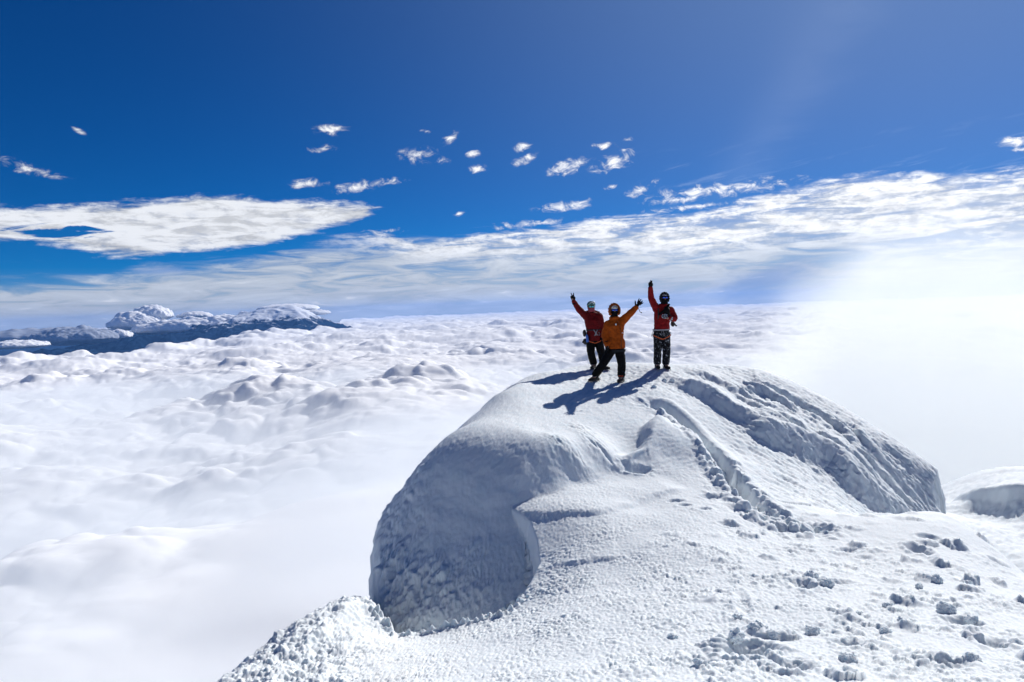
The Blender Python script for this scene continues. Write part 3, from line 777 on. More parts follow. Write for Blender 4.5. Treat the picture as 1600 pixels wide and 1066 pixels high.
def ico(sub):
    bm = bmesh.new(); bmesh.ops.create_icosphere(bm, subdivisions=sub, radius=1)
    me = bpy.data.meshes.new('tmp'); bm.to_mesh(me); bm.free()
    co = np.empty(len(me.vertices) * 3, np.float32); me.vertices.foreach_get('co', co)
    return me, co.reshape(-1, 3)
def cloud(u, v, Y, hw, hh, dep, mat, label, seed, cat='cloud', group=None, rough=.75, flat=.45, sub=6, tilt=0):
    me, co = ico(sub)
    me.name = 'cloud'
    c = P(u, v, Y); k = Y / FPX
    rx, rz = hw * k, hh * k; ry = dep * k
    p = co.copy(); p[:, 2] = np.where(p[:, 2] < 0, p[:, 2] * flat, p[:, 2])
    q = p * np.array([rx, ry, rz])
    L = rz * 1.3
    X, Y_, Z = (q + seed * 917.0).T / L
    d = .55 * fbm(X * .55, Y_ * .55, Z * .55, 2, .5, seed, 2) + .38 * fbm(X * 1.5, Y_ * 1.5, Z * 1.5, 5, .6, seed + 3, 2)
    nrm = co / np.array([rx, ry, rz]); nrm /= np.linalg.norm(nrm, axis=1, keepdims=True)
    q = q + nrm * (d * rz * .85 * rough * (.35 + .65 * sstep(p[:, 2], -.5, .1)))[:, None]
    q[:, 0] += q[:, 2] * tilt
    me.vertices.foreach_set('co', q.astype(np.float32).ravel()); me.polygons.foreach_set('use_smooth', np.ones(len(me.polygons), bool))
    me.materials.append(mat)
    o = bpy.data.objects.new('cloud', me); C.objects.link(o)
    a = math.atan2(c[0], c[1]); o.location = c; o.rotation_euler = (0, 0, -a)
    o['label'] = label; o['category'] = cat
    if group: o['group'] = group
    me.update()
    return o
G1 = 'cumulus heaps beside the far mountain'
cloud(20, 530, 34000, 150, 14, 60, M_SHADECLOUD, 'long dark grey cloud bank low at the left edge of the horizon', 5, group=G1)
cloud(118, 530, 31000, 62, 19, 60, M_SHADECLOUD, 'dark blue-grey cloud heap between the long grey bank and the white cumulus', 9, group=G1)
cloud(28, 541, 27000, 44, 9, 40, M_CLOUD, 'small pale cloud in front of the dark grey bank', 13, group=G1)
cloud(212, 508, 38000, 42, 19, 40, M_CLOUD, 'white cumulus heap right beside the dark grey heap', 17, group=G1)
cloud(240, 494, 39000, 30, 17, 34, M_CLOUD, 'tallest white cumulus tower left of the mountain', 21, group=G1)
cloud(282, 515, 36500, 66, 17, 40, M_CLOUD, 'broad low white cloud at the foot of the cumulus tower', 25, group=G1)
cloud(305, 494, 41000, 26, 7, 30, M_CLOUD, 'small white puff floating between the cumulus tower and the mountain', 29, group=G1)
cloud(345, 508, 37500, 42, 16, 40, M_CLOUD, 'white cloud spilling over the left ridge of the mountain', 33, group=G1)
cloud(398, 503, 38500, 30, 18, 30, M_CLOUD, 'white cloud hugging the snowy left flank of the mountain', 37, group=G1)
cloud(186, 526, 34500, 22, 11, 26, M_CLOUD, 'small bright heap in front of the dark grey heap', 45, group=G1)
cloud(450, 483, 40500, 48, 8, 48, M_CLOUD, 'smooth white cap cloud sitting on the mountain top', 41, rough=.35, group=G1)
cloud(486, 490, 40000, 30, 6, 28, M_CLOUD, 'white tail of the cap cloud trailing down the right slope', 49, rough=.5, group=G1)
print('clouds', time.time() - T0)
# ------------------------------------------------------------------ air
def box_mesh(name, x0, x1, y0, y1, z0, z1, mat):
    bm = bmesh.new(); bmesh.ops.create_cube(bm, size=1)
    for v in bm.verts:
        v.co = (x0 if v.co.x < 0 else x1, y0 if v.co.y < 0 else y1, z0 if v.co.z < 0 else z1)
    me = bpy.data.meshes.new(name); bm.to_mesh(me); bm.free(); me.materials.append(mat)
    o = bpy.data.objects.new(name, me); C.objects.link(o); return o
def build_haze():
    m = bpy.data.materials.new('thin air haze'); m.use_nodes = True
    n = NT(m.node_tree); m.node_tree.nodes.clear()
    v = n.node('ShaderNodeVolumePrincipled'); v.inputs['Color'].default_value = (.16, .42, 1.0, 1); v.inputs['Density'].default_value = 6.5e-6
    v.inputs['Anisotropy'].default_value = .0
    o = n.node('ShaderNodeOutputMaterial'); n.l.new(v.outputs[0], o.inputs['Volume'])
    h = box_mesh('haze', -110000, 110000, -110000, 110000, -3001, 1000, m); h['kind'] = 'stuff'
def build_mist():
    m = bpy.data.materials.new('thin mist over the cloud'); m.use_nodes = True
    n = NT(m.node_tree); m.node_tree.nodes.clear()
    pos = n.node('ShaderNodeTexCoord').outputs['Object']
    sp = n.node('ShaderNodeSeparateXYZ'); n.l.new(pos, sp.inputs[0]); x, y, z = sp.outputs
    n1 = n.noise(pos, .0011, 5, .6, .5)
    s = n.add(n.sub(-470.0, z), n.mul(n.sub(n1, .5), 420.0))
    d = n.step(s, 0.0, 160.0)
    rr = n.m('SQRT', n.add(n.mul(x, x), n.mul(y, y)))
    lim = n.step(n.m('DIVIDE', x, n.m('MAXIMUM', y, 100.0)), -.50, .05, 2100.0, 4600.0)
    d = n.mul(d, n.step(n.sub(n.add(rr, n.mul(n1, 1500.0)), lim), 0.0, 2000.0, 1.0, 0.24))
    v = n.node('ShaderNodeVolumePrincipled'); v.inputs['Color'].default_value = (.94, .975, 1, 1); v.inputs['Anisotropy'].default_value = .1
    n.l.new(n.mul(d, .0034), v.inputs['Density'])
    o = n.node('ShaderNodeOutputMaterial'); n.l.new(v.outputs[0], o.inputs['Volume'])
    h = box_mesh('mist', -5500, 5500, 250, 7500, -820, -330, m); h['kind'] = 'stuff'
def build_fog():
    m = bpy.data.materials.new('bright drifting fog'); m.use_nodes = True
    n = NT(m.node_tree); m.node_tree.nodes.clear()
    g = n.node('ShaderNodeTexCoord'); pos = g.outputs['Object']
    sp = n.node('ShaderNodeSeparateXYZ'); n.l.new(pos, sp.inputs[0]); x, y, z = sp.outputs
    n1 = n.noise(pos, .013, 6, .62, .6)
    # body of the fog: dense low down and far to the right, thinning upwards and to the left
    t = n.m('DIVIDE', x, n.m('MAXIMUM', y, 40.0))                  # how far to the right of the summit
    top = n.step(t, .15, .48, -34.0, 20.0, 'LINEAR')
    s = n.sub(top, z)
    s = n.add(s, n.mul(n.sub(n1, .5), 70.0))
    d = n.step(s, 0.0, 32.0)
    d = n.mul(d, n.step(t, .10, .40))
    d = n.mul(d, n.step(n.add(y, n.mul(n1, 60.0)), 170.0, 220.0))
    v = n.node('ShaderNodeVolumePrincipled'); v.inputs['Color'].default_value = (.97, 1, 1, 1); v.inputs['Anisotropy'].default_value = .27
    n.l.new(n.mul(d, .0145), v.inputs['Density'])
    o = n.node('ShaderNodeOutputMaterial'); n.l.new(v.outputs[0], o.inputs['Volume'])
    h = box_mesh('fog', 5, 420, 150, 300, -75, 78, m); h['kind'] = 'stuff'
    SC.cycles.volume_step_rate = 1.5; SC.cycles.volume_max_steps = 128
build_haze()
build_mist()
build_fog()
# ------------------------------------------------------------------ people
def cloth(name, col, rough=.75, var=.25, snow=0.0, scale=14.0):
    m = bpy.data.materials.new(name); m.use_nodes = True
    n = NT(m.node_tree); b = m.node_tree.nodes['Principled BSDF']
    t = n.node('ShaderNodeTexCoord').outputs['Object']
    k = n.noise(t, scale, 4, .6)
    c = n.mix(n.step(k, .3, .7), tuple(v * (1 - var) for v in col), tuple(min(1, v * (1 + var)) for v in col))
    if snow:
        s = n.noise(t, 26.0, 5, .7, .8)
        c = n.mix(n.step(s, .62 - .12 * snow, .70 - .10 * snow), c, (0.62, 0.66, 0.72))
    n.l.new(c, b.inputs['Base Color']); b.inputs['Roughness'].default_value = rough
    b.inputs['Specular IOR Level'].default_value = .12
    bp = n.node('ShaderNodeBump'); bp.inputs['Strength'].default_value = .5; bp.inputs['Distance'].default_value = .01
    n.l.new(n.noise(t, 30.0, 4, .6), bp.inputs['Height']); n.l.new(bp.outputs[0], b.inputs['Normal'])
    return m
def plain(name, col, rough=.5, metal=0.0):
    m = bpy.data.materials.new(name); m.use_nodes = True
    n = NT(m.node_tree); b = m.node_tree.nodes['Principled BSDF']
    t = n.node('ShaderNodeTexCoord').outputs['Object']
    n.l.new(n.mix(n.step(n.noise(t, 40.0, 3), .3, .7), tuple(v * .8 for v in col), col), b.inputs['Base Color'])
    b.inputs['Roughness'].default_value = rough; b.inputs['Metallic'].default_value = metal
    return m
RED = cloth('red shell fabric', (0.13, 0.006, 0.008)); RED2 = cloth('bright red shell fabric', (0.20, 0.008, 0.010))
ORANGE = cloth('orange down fabric', (0.32, 0.058, 0.004)); BLACK = cloth('black softshell', (0.004, 0.004, 0.005), snow=.0)
BLACKSNOW = cloth('black softshell dusted with snow', (0.007, 0.007, 0.009), snow=.35); GLOVE = cloth('black glove leather', (0.005, 0.005, 0.006), .6)
PATTERN = cloth('black and white patterned glove', (0.02, 0.02, 0.025), snow=1.3, scale=50)
SKIN = plain('skin', (0.36, 0.20, 0.14), .55); WHITE = plain('white plastic', (.75, .77, .78), .4); GREEN = plain('green helmet shell', (.035, .16, .13), .35)
LENS = plain('mirrored teal lens', (.15, .75, .80), .08, .9); LENSB = plain('mirrored blue lens', (.06, .14, .75), .1, .85); DARK = plain('dark rubber', (.012, .012, .013), .6)
STEEL = plain('steel', (.22, .22, .24), .4, .9); STRAP_O = plain('orange webbing', (.65, .12, .03), .7); STRAP_G = plain('grey webbing', (.32, .33, .36), .7)
BLUE = plain('blue bottle', (.04, .16, .60), .35); PINKBUFF = cloth('pink neck warmer', (.30, .06, .08)); HOODDARK = cloth('dark grey hood', (.014, .015, .018)); FUR = cloth('brown trim of hood', (.16, .045, .015))
REDRUB = plain('red boot cuff', (.55, .06, .02), .6)

def frame_of(d):
    d = Vector(d).normalized(); a = Vector((0, 0, 1)) if abs(d.z) < .9 else Vector((0, 1, 0))
    s = d.cross(a).normalized(); return s, s.cross(d).normalized(), d
def tube_bm(bm, pts, rad, seg=12, flat=1.0, closed=False):
    "closed tapered tube along pts; flat squeezes it along its second axis"
    pts = [Vector(p) for p in pts]
    n = len(pts); rings = []
    if not hasattr(rad, '__len__'): rad = [rad] * n
    up = None
    for i, p in enumerate(pts):
        if closed: d = pts[(i + 1) % n] - pts[i - 1]
        else: d = pts[min(i + 1, n - 1)] - pts[max(i - 1, 0)]
        d.normalize()
        if up is None: s, up, _ = frame_of(d)
        else:
            s = d.cross(up).normalized() if d.cross(up).length > 1e-6 else s
        up = s.cross(d).normalized()
        rings.append([bm.verts.new(p + (s * math.cos(2 * math.pi * k / seg) + up * (math.sin(2 * math.pi * k / seg) * flat)) * rad[i]) for k in range(seg)])
    m = n if closed else n - 1
    for i in range(m):
        a, b = rings[i], rings[(i + 1) % n]
        for k in range(seg): bm.faces.new((a[k], a[(k + 1) % seg], b[(k + 1) % seg], b[k]))
    if not closed:
        bm.faces.new(list(reversed(rings[0]))); bm.faces.new(rings[-1])
def ell_bm(bm, c, r, rot=None, sub=3):
    v = bmesh.ops.create_icosphere(bm, subdivisions=sub, radius=1)['verts']
    M = Matrix.Translation(c) @ (rot.to_matrix().to_4x4() if rot else Matrix.Identity(4)) @ Matrix.Diagonal((*r, 1))
    bmesh.ops.transform(bm, matrix=M, verts=v)
def loft_bm(bm, secs, seg=20):
    "secs: (centre, half width, half depth)"
    rings = []
    for c, a, b in secs:
        c = Vector(c)
        rings.append([bm.verts.new(c + Vector((a * math.cos(2 * math.pi * k / seg), b * math.sin(2 * math.pi * k / seg), 0))) for k in range(seg)])
    for i in range(len(rings) - 1):
        for k in range(seg): bm.faces.new((rings[i][k], rings[i][(k + 1) % seg], rings[i + 1][(k + 1) % seg], rings[i + 1][k]))
    bm.faces.new(list(reversed(rings[0]))); bm.faces.new(rings[-1])
def limb(bm, pts, rad, flat=1.0):
    "limb with round joints"
    n = 5; P_ = [Vector(p) for p in pts]
    q, r = [], []
    for i in range(len(P_) - 1):
        for k in range(n):
            t = k / n; q.append(P_[i].lerp(P_[i + 1], t)); r.append(rad[i] + (rad[i + 1] - rad[i]) * t)
    q.append(P_[-1]); r.append(rad[-1])
    for _ in range(2):
        q = [q[0]] + [(q[i - 1] + q[i] * 2 + q[i + 1]) / 4 for i in range(1, len(q) - 1)] + [q[-1]]
    tube_bm(bm, q, r, 14, flat)
    ell_bm(bm, q[0], (r[0],) * 3); ell_bm(bm, q[-1], (r[-1],) * 3)
def solid(name, bm, mat, parent, vox=.011, smooth=3, wr=0.0, wl=.06, seed=1, thin=0):
    me = bpy.data.meshes.new(name)
    bmesh.ops.recalc_face_normals(bm, faces=bm.faces[:]); bm.to_mesh(me); bm.free()
    o = bpy.data.objects.new(name, me); C.objects.link(o)
    if vox:
        md = o.modifiers.new('r', 'REMESH'); md.mode = 'VOXEL'; md.voxel_size = vox
        if smooth:
            s = o.modifiers.new('s', 'SMOOTH'); s.iterations = smooth; s.factor = .5
        dg = bpy.context.evaluated_depsgraph_get(); ev = o.evaluated_get(dg)
        m2 = bpy.data.meshes.new_from_object(ev); o.modifiers.clear(); o.data = m2; bpy.data.meshes.remove(me); m2.name = name; me = m2
        if wr:
            N = len(me.vertices); co = np.empty(N * 3, np.float32); nn = np.empty(N * 3, np.float32)
            me.vertices.foreach_get('co', co); me.vertices.foreach_get('normal', nn); co = co.reshape(-1, 3); nn = nn.reshape(-1, 3)
            X, Y, Z = (co / wl).T
            d = fbm(X * .8, Y * .8, Z * 1.5, 3, .55, seed, 1)
            co = co + nn * (wr * d)[:, None]; me.vertices.foreach_set('co', co.ravel()); me.update()
    me.polygons.foreach_set('use_smooth', np.ones(len(me.polygons), bool))
    me.materials.clear(); me.materials.append(mat)
    o.parent = parent
    return o
def hand(bm, w, dr, side, nrm, pose, s=1.0):
    "five-fingered gloved hand: w wrist, dr towards the fingertips, side towards the thumb, nrm out of the palm"
    w, dr, nrm = Vector(w), Vector(dr).normalized(), Vector(nrm)
    side = Vector(side); side = (side - dr * side.dot(dr)).normalized()
    nrm = side.cross(dr) if side.cross(dr).dot(nrm) > 0 else -side.cross(dr)
    tube_bm(bm, [w - dr * .03, w + dr * .02, w + dr * .06, w + dr * .10], [.034 * s, .036 * s, .046 * s, .044 * s], 14, .62)
    k0 = w + dr * .095 * s
    L = [.074, .084, .078, .062]; off = [.033, .011, -.011, -.032]
    for i in range(4):
        b = k0 + side * off[i] * s
        cu, sp = pose[i]
        d = (dr * math.cos(sp) + side * math.sin(sp)).normalized()
        pts = [b - dr * .02]; p = b; ang = 0
        for j, f in enumerate((.45, .32, .26)):
            ang += cu * (.5 if j == 0 else 1.0)
            dd = d * math.cos(ang) + nrm * math.sin(ang)
            pts.append(p); p = p + dd * L[i] * f * s
        pts.append(p)
        tube_bm(bm, pts, [.0135 * s, .0135 * s, .013 * s, .012 * s, .010 * s], 8); ell_bm(bm, p, (.0105 * s,) * 3, sub=2)
    tc, ts = pose[4]
    b = w + dr * .03 * s + side * .030 * s
    d1 = (dr * math.cos(ts) + side * math.sin(ts) + nrm * .25).normalized()
    d2 = (dr * math.cos(ts - tc) + side * math.sin(ts - tc) + nrm * (.3 + .6 * tc)).normalized()
    tube_bm(bm, [b, b + d1 * .04 * s, b + d1 * .04 * s + d2 * .03 * s, b + d1 * .04 * s + d2 * .052 * s], [.018 * s, .016 * s, .014 * s, .011 * s], 8)
    ell_bm(bm, b + d1 * .04 * s + d2 * .052 * s, (.0115 * s,) * 3, sub=2)
PEACE = [(.08, .22), (.06, -.16), (1.35, 0), (1.4, 0), (1.0, .5)]
RELAX = [(.45, .04), (.5, 0), (.55, -.03), (.6, -.06), (.4, .6)]
SPREAD = [(.12, .28), (.08, .08), (.15, -.14), (.25, -.34), (.2, .95)]
POINTUP = [(.25, .10), (.15, .02), (.55, -.04), (1.0, -.08), (.6, .5)]

def ring(bm, c, a, b, r, tilt=(0, 0), n=28, flat=1.0):
    pts = []
    for k in range(n):
        t = 2 * math.pi * k / n; x, y = a * math.cos(t), b * math.sin(t)
        pts.append(Vector(c) + Vector((x, y, x * tilt[0] + y * tilt[1])))
    tube_bm(bm, pts, r, 8, flat, closed=True)
def head_body(bm, h, s=1.0):
    h = Vector(h)
    ell_bm(bm, h, (.076 * s, .095 * s, .118 * s)); ell_bm(bm, h + Vector((0, -.030, -.065)), (.052, .058, .05))
    tube_bm(bm, [h + Vector((0, -.085, .010)), h + Vector((0, -.108, -.018)), h + Vector((0, -.10, -.030))], [.010, .015, .012], 8)      # nose
    for sx in (-1, 1):
        ell_bm(bm, h + Vector((sx * .078, .005, -.01)), (.012, .020, .030), sub=2)                      # ears
        ell_bm(bm, h + Vector((sx * .030, -.080, .012)), (.014, .010, .010), sub=2)                     # eyes
    tube_bm(bm, [h + Vector((-.024, -.088, -.060)), h + Vector((0, -.095, -.058)), h + Vector((.024, -.088, -.060))], [.006, .008, .006], 8)   # mouth
def boot(parent, ank, toe, seed, mat=DARK, cuff=None):
    ank, toe = Vector(ank), Vector(toe)
    d = (toe - ank); d.z = 0; d.normalize()
    g = min(ank.z, toe.z) 
    bm = bmesh.new()
    sole = Vector((ank.x, ank.y, toe.z)) 
    heel = sole - d * .07
    tube_bm(bm, [heel + Vector((0, 0, .035)), sole + d * .05 + Vector((0, 0, .038)), sole + d * .14 + Vector((0, 0, .036)), sole + d * .21 + Vector((0, 0, .032))], [.046, .052, .055, .040], 14, .72)
    tube_bm(bm, [sole + Vector((0, 0, .04)), sole + Vector((0, 0, .12)), ank + Vector((0, 0, .10))], [.055, .054, .060], 14)
    b = solid('boot', bm, mat, parent, .010, 2, .004, .03, seed)
    if cuff:
        bm = bmesh.new(); ring(bm, sole + Vector((0, 0, .135)) + d * .02, .058, .062, .014, (0, 0), 18); solid('boot_cuff', bm, cuff, b, 0)
    bm = bmesh.new()
    sd = Vector((-d.y, d.x, 0))
    for s in (-1, 1):
        tube_bm(bm, [heel + sd * .035 * s + Vector((0, 0, .004)), sole + d * .08 + sd * .045 * s + Vector((0, 0, .004)), sole + d * .2 + sd * .03 * s + Vector((0, 0, .006)), sole + d * .245 + sd * .022 * s + Vector((0, 0, .004))], .006, 6)
        for f in (-.06, .04, .12, .19):
            q = sole + d * f + sd * .042 * s; tube_bm(bm, [q + Vector((0, 0, .006)), q + Vector((0, 0, -.028))], [.007, .002], 6)
        tube_bm(bm, [heel + sd * .05 * s + Vector((0, 0, .01)), heel + sd * .052 * s + Vector((0, 0, .08)), sole + d * .06 + sd * .056 * s + Vector((0, 0, .10)), sole + d * .10 + Vector((0, 0, .105))], .006, 6)
    solid('crampon', bm, STEEL, b, 0)
    return b
def goggles(parent, h, lens, w=.066):
    h = Vector(h); bm = bmesh.new()
    ell_bm(bm, h + Vector((0, -.088, .012)), (w, .022, .032)); ring(bm, h + Vector((0, 0, .012)), .088, .100, .010, (0, 0), 24)
    g = solid('goggles', bm, DARK, parent, .006, 2)
    for s in (-1, 1):
        bm = bmesh.new(); ell_bm(bm, h + Vector((s * .031, -.106, .013)), (.028, .010, .020)); solid('lens', bm, lens, g, 0)
def person(u, v, Y, label):
    x, y, _ = P(u, v, Y)
    f, t = None, None
    z = float(relief(np.array([x, x + .001]), np.array([y, y]))[0][0])
    e = bpy.data.objects.new('person', None); C.objects.link(e)
    e.location = (x, y, z); e['label'] = label; e['category'] = 'person'; e['group'] = 'climbers celebrating on the snow dome'
    e.empty_display_size = .3
    return e
def gz(e, x, y):
    "height of the snow under a local point"
    a = np.array([e.location.x + x] * 2); b = np.array([e.location.y + y] * 2)
    return float(relief(a, b)[0][0]) - e.location.z
def carab(par, c, s=.03, tilt=0):
    bm = bmesh.new(); c = Vector(c); pts = [c + Vector((math.cos(t) * s * .5, 0, math.sin(t) * s)) for t in np.linspace(0, 2 * math.pi, 10, endpoint=False)]
    tube_bm(bm, pts, .006, 6, closed=True); solid('carabiner', bm, STEEL, par, 0)

def build_body(e, J, skinmat=SKIN):
    bm = bmesh.new()
    head_body(bm, J['head'])
    nk = Vector(J['neck']); h = Vector(J['head'])
    tube_bm(bm, [nk - Vector((0, 0, .06)), nk, h - Vector((0, -.01, .06))], [.07, .055, .055], 14)
    c, wst, hp = Vector(J['chest']), Vector(J['waist']), Vector(J['hip'])
    loft_bm(bm, [(hp - Vector((0, 0, .06)), .13, .09), (hp, .15, .10), (wst, .13, .09), (c, .155, .10), (nk - Vector((0, 0, .08)), .14, .085), (nk - Vector((0, 0, .02)), .06, .06)])
    for s in 'lr':
        limb(bm, [J['sh' + s], J['el' + s], J['wr' + s]], [.052, .040, .027])
        w = Vector(J['wr' + s]); d = (w - Vector(J['el' + s])).normalized()
        ell_bm(bm, w + d * .05, (.026, .026, .045), d.to_track_quat('Z', 'Y'))
        limb(bm, [J['hp' + s], J['kn' + s], J['an' + s]], [.080, .053, .038])
        an = Vector(J['an' + s]); toe = Vector(J['toe' + s])
        tube_bm(bm, [an, an.lerp(toe, .5) + Vector((0, 0, .02)), an.lerp(toe, .85) + Vector((0, 0, .015))], [.038, .035, .025], 10)
    return solid('body', bm, skinmat, e, .010, 2)
def trousers(e, J, mat, seed, waistz=None):
    bm = bmesh.new(); hp = Vector(J['hip'])
    loft_bm(bm, [(hp - Vector((0, 0, .10)), .15, .12), (hp - Vector((0, 0, .02)), .175, .135), (Vector(J['waist']), .155, .12)])
    for s in 'lr':
        limb(bm, [J['hp' + s], J['kn' + s], Vector(J['an' + s]) + Vector((0, 0, .06))], [.108, .082, .078])
    return solid('trousers', bm, mat, e, .011, 3, .014, .075, seed)
def jacket(e, J, mat, seed, hem=None, bulk=1.0, hood=None, hemw=.19):
    bm = bmesh.new(); nk, c, w, hp = (Vector(J[k]) for k in ('neck', 'chest', 'waist', 'hip'))
    b = bulk
    hem = Vector(hem) if hem else hp + Vector((0, 0, .02))
    loft_bm(bm, [(hem, hemw, .15 * b), (hem.lerp(w, .6), hemw * .98, .15 * b), (w, .165 * b, .135 * b), (c, .195 * b, .145 * b), (nk - Vector((0, 0, .085)), .18 * b, .12 * b), (nk - Vector((0, 0, .03)), .105, .10), (nk + Vector((0, 0, .02)), .082, .085)])
    for s in 'lr':
        limb(bm, [J['sh' + s], J['el' + s], J['wr' + s]], [.086 * b, .068 * b, .050 * b])
        limb(bm, [nk - Vector((0, 0, .07)), J['sh' + s]], [.085, .084 * b])
    ring(bm, nk + Vector((0, 0, .02)), .078, .082, .028)
    return solid('jacket', bm, mat, e, .011, 3, .012 * b, .085, seed)
def hood_over(e, h, mat, thick=.028, name='hood', back=.02, k=1.0, trim=None):
    "a hood round the head, open at the face"
    h = Vector(h); bm = bmesh.new()
    for i in range(11):
        t = i / 10 * math.pi * 1.36 - .18 * math.pi
        cx, cz = math.cos(t) * .095 * k, math.sin(t) * .125 * k
        tube_bm(bm, [h + Vector((cx, -.075, cz)), h + Vector((cx * 1.05, -.01, cz * 1.03)), h + Vector((cx * .9, .07, cz * .9)), h + Vector((cx * .35, .125, cz * .4))], [thick, thick, thick, thick], 10)
    o = solid(name, bm, mat, e, .009, 3, .004, .05, 7)
    if trim:
        bm = bmesh.new(); pts = []
        for i in range(22):
            t = i / 21 * math.pi * 1.36 - .18 * math.pi
            pts.append(h + Vector((math.cos(t) * .098 * k, -.095, math.sin(t) * .128 * k)))
        tube_bm(bm, pts, .019, 8); solid('hood_trim', bm, trim, o, .007, 1, .006, .02, 3)
    return o
def mask(e, h, mat, name='balaclava'):
    h = Vector(h); bm = bmesh.new()
    ell_bm(bm, h + Vector((0, -.02, -.050)), (.078, .085, .078)); tube_bm(bm, [h + Vector((0, 0, -.08)), h + Vector((0, .02, -.17))], [.078, .085], 14)
    ell_bm(bm, h + Vector((0, -.092, -.030)), (.022, .020, .030))
    return solid(name, bm, mat, e, .009, 2, .004, .03, 5)
def gloves(e, J, spec, mat=GLOVE):
    out = []
    for s, (side, nrm, pose, sc, mt) in spec.items():
        bm = bmesh.new(); w = Vector(J['wr' + s]); d = J.get('hd' + s) or (w - Vector(J['el' + s])); d = Vector(d).normalized()
        hand(bm, w + d * .01, d, side, nrm, pose, sc)
        tube_bm(bm, [w - d * .07, w + d * .03], [.054, .042], 14)
        out.append(solid('glove', bm, mt or mat, e, .0065, 2))
    return out
def rel(u0, v0, k):
    return lambda u, v, y=0.0: ((u - u0) * k, y, (v0 - v) * k)

# --- the one on the right: red jacket, right fist of fingers high, other arm folded over the chest
def man_right():
    e = person(1034, 577, 17.0, 'climber in red jacket and dark hood standing apart, one arm straight up')
    q = rel(1034, 577, 17.0 / FPX)
    J = dict(head=q(1041, 467.5), neck=q(1040, 480, .01), chest=q(1038, 492, .01), waist=q(1036, 508, .01), hip=q(1035, 519, .01),
             shl=q(1029, 485), ell=q(1020.5, 467, .02), wrl=q(1019.5, 451.5, -.03), shr=q(1050, 487), elr=q(1056.5, 501, -.06), wrr=q(1045, 499, -.20),
             hpl=q(1030.5, 524, .01), knl=q(1028, 549, -.03), anl=q(1027.5, 571, .02), hpr=q(1041, 524, .01), knr=q(1042, 549, -.04), anr=q(1041, 571, .02),
             toel=q(1026, 576, -.20), toer=q(1043, 576, -.22))
    for s, (tx, ty) in {'l': (J['toel'][0], -.1), 'r': (J['toer'][0], -.1)}.items():
        g = gz(e, tx, ty); a = J['an' + s]; J['an' + s] = (a[0], a[1], g + .10); t = J['toe' + s]; J['toe' + s] = (t[0], t[1], g + .012)
    J['hdr'] = (-.9, -.1, .35)
    build_body(e, J); trousers(e, J, BLACKSNOW, 11); jacket(e, J, RED2, 12, hem=q(1036, 516, .01), hemw=.175)
    h = J['head']; hood_over(e, h, HOODDARK, .022, k=.98); mask(e, h, BLACK); goggles(e, h, LENSB)
    bm = bmesh.new(); ell_bm(bm, Vector(h) + Vector((0, -.004, .055)), (.092, .100, .085)); hl = solid('helmet', bm, HOODDARK, e, .009, 1)
    bm = bmesh.new()
    for dx, dz, w in ((-.022, .095, .014), (.004, .100, .010), (.026, .094, .013)):
        ell_bm(bm, Vector(h) + Vector((dx, -.092 + dz * .15, dz - .006)), (w, .010, .013), sub=2)
    tube_bm(bm, [Vector(h) + Vector((-.05, -.083, .065)), Vector(h) + Vector((0, -.102, .068)), Vector(h) + Vector((.05, -.083, .065))], .007, 8)
    solid('emblem', bm, WHITE, hl, 0)
    gloves(e, J, {'l': ((1, 0, 0), (0, -1, 0), POINTUP, 1.0, None), 'r': ((0, 0, 1), (0, 1, 0), RELAX, 1.0, PATTERN)})
    boot(e, J['anl'], J['toel'], 21, BLACKSNOW); boot(e, J['anr'], J['toer'], 22, BLACKSNOW)
    # dark chest bag and sling
    bm = bmesh.new(); ell_bm(bm, q(1042, 488, -.13), (.075, .05, .105), None); limb(bm, [q(1047, 478, -.06), q(1040, 486, -.15), q(1031, 492, -.14)], [.025, .03, .025])
    solid('chest_bag', bm, BLACK, e, .010, 3, .006, .05, 4)
    bm = bmesh.new(); ell_bm(bm, q(1038, 492, .19), (.15, .09, .24)); ell_bm(bm, q(1055, 508, .12), (.045, .06, .07))
    tube_bm(bm, [q(1052, 503, .08), q(1060, 512, .05)], [.022, .016], 8)
    for s in (-1, 1): tube_bm(bm, [q(1038 + 9 * s, 482, .10), q(1038 + 8 * s, 484, -.12), q(1038 + 9 * s, 496, -.15), q(1038 + 10 * s, 505, 0)], .014, 8)
    solid('backpack', bm, DARK, e, .011, 2, .006, .06, 6)
    hp = Vector(J['hip']); bm = bmesh.new(); ring(bm, hp + Vector((0, 0, .035)), .185, .148, .016)
    hn = solid('harness', bm, STRAP_G, e, 0)
    for s in 'lr':
        p = Vector(J['hp' + s]).lerp(Vector(J['kn' + s]), .16); bm = bmesh.new(); sg = -1 if s == 'l' else 1
        ring(bm, p, .112, .112, .012, (.45 * sg, .15)); solid('leg_loop', bm, STRAP_O, hn, 0)
    carab(hn, hp + Vector((0, -.15, -.02)), .045); carab(hn, hp + Vector((.03, -.155, -.07)), .035); carab(hn, hp + Vector((-.19, -.02, -.05)), .05); carab(hn, hp + Vector((.19, -.03, -.07)), .05); carab(hn, hp + Vector((-.2, .01, -.09)), .04)
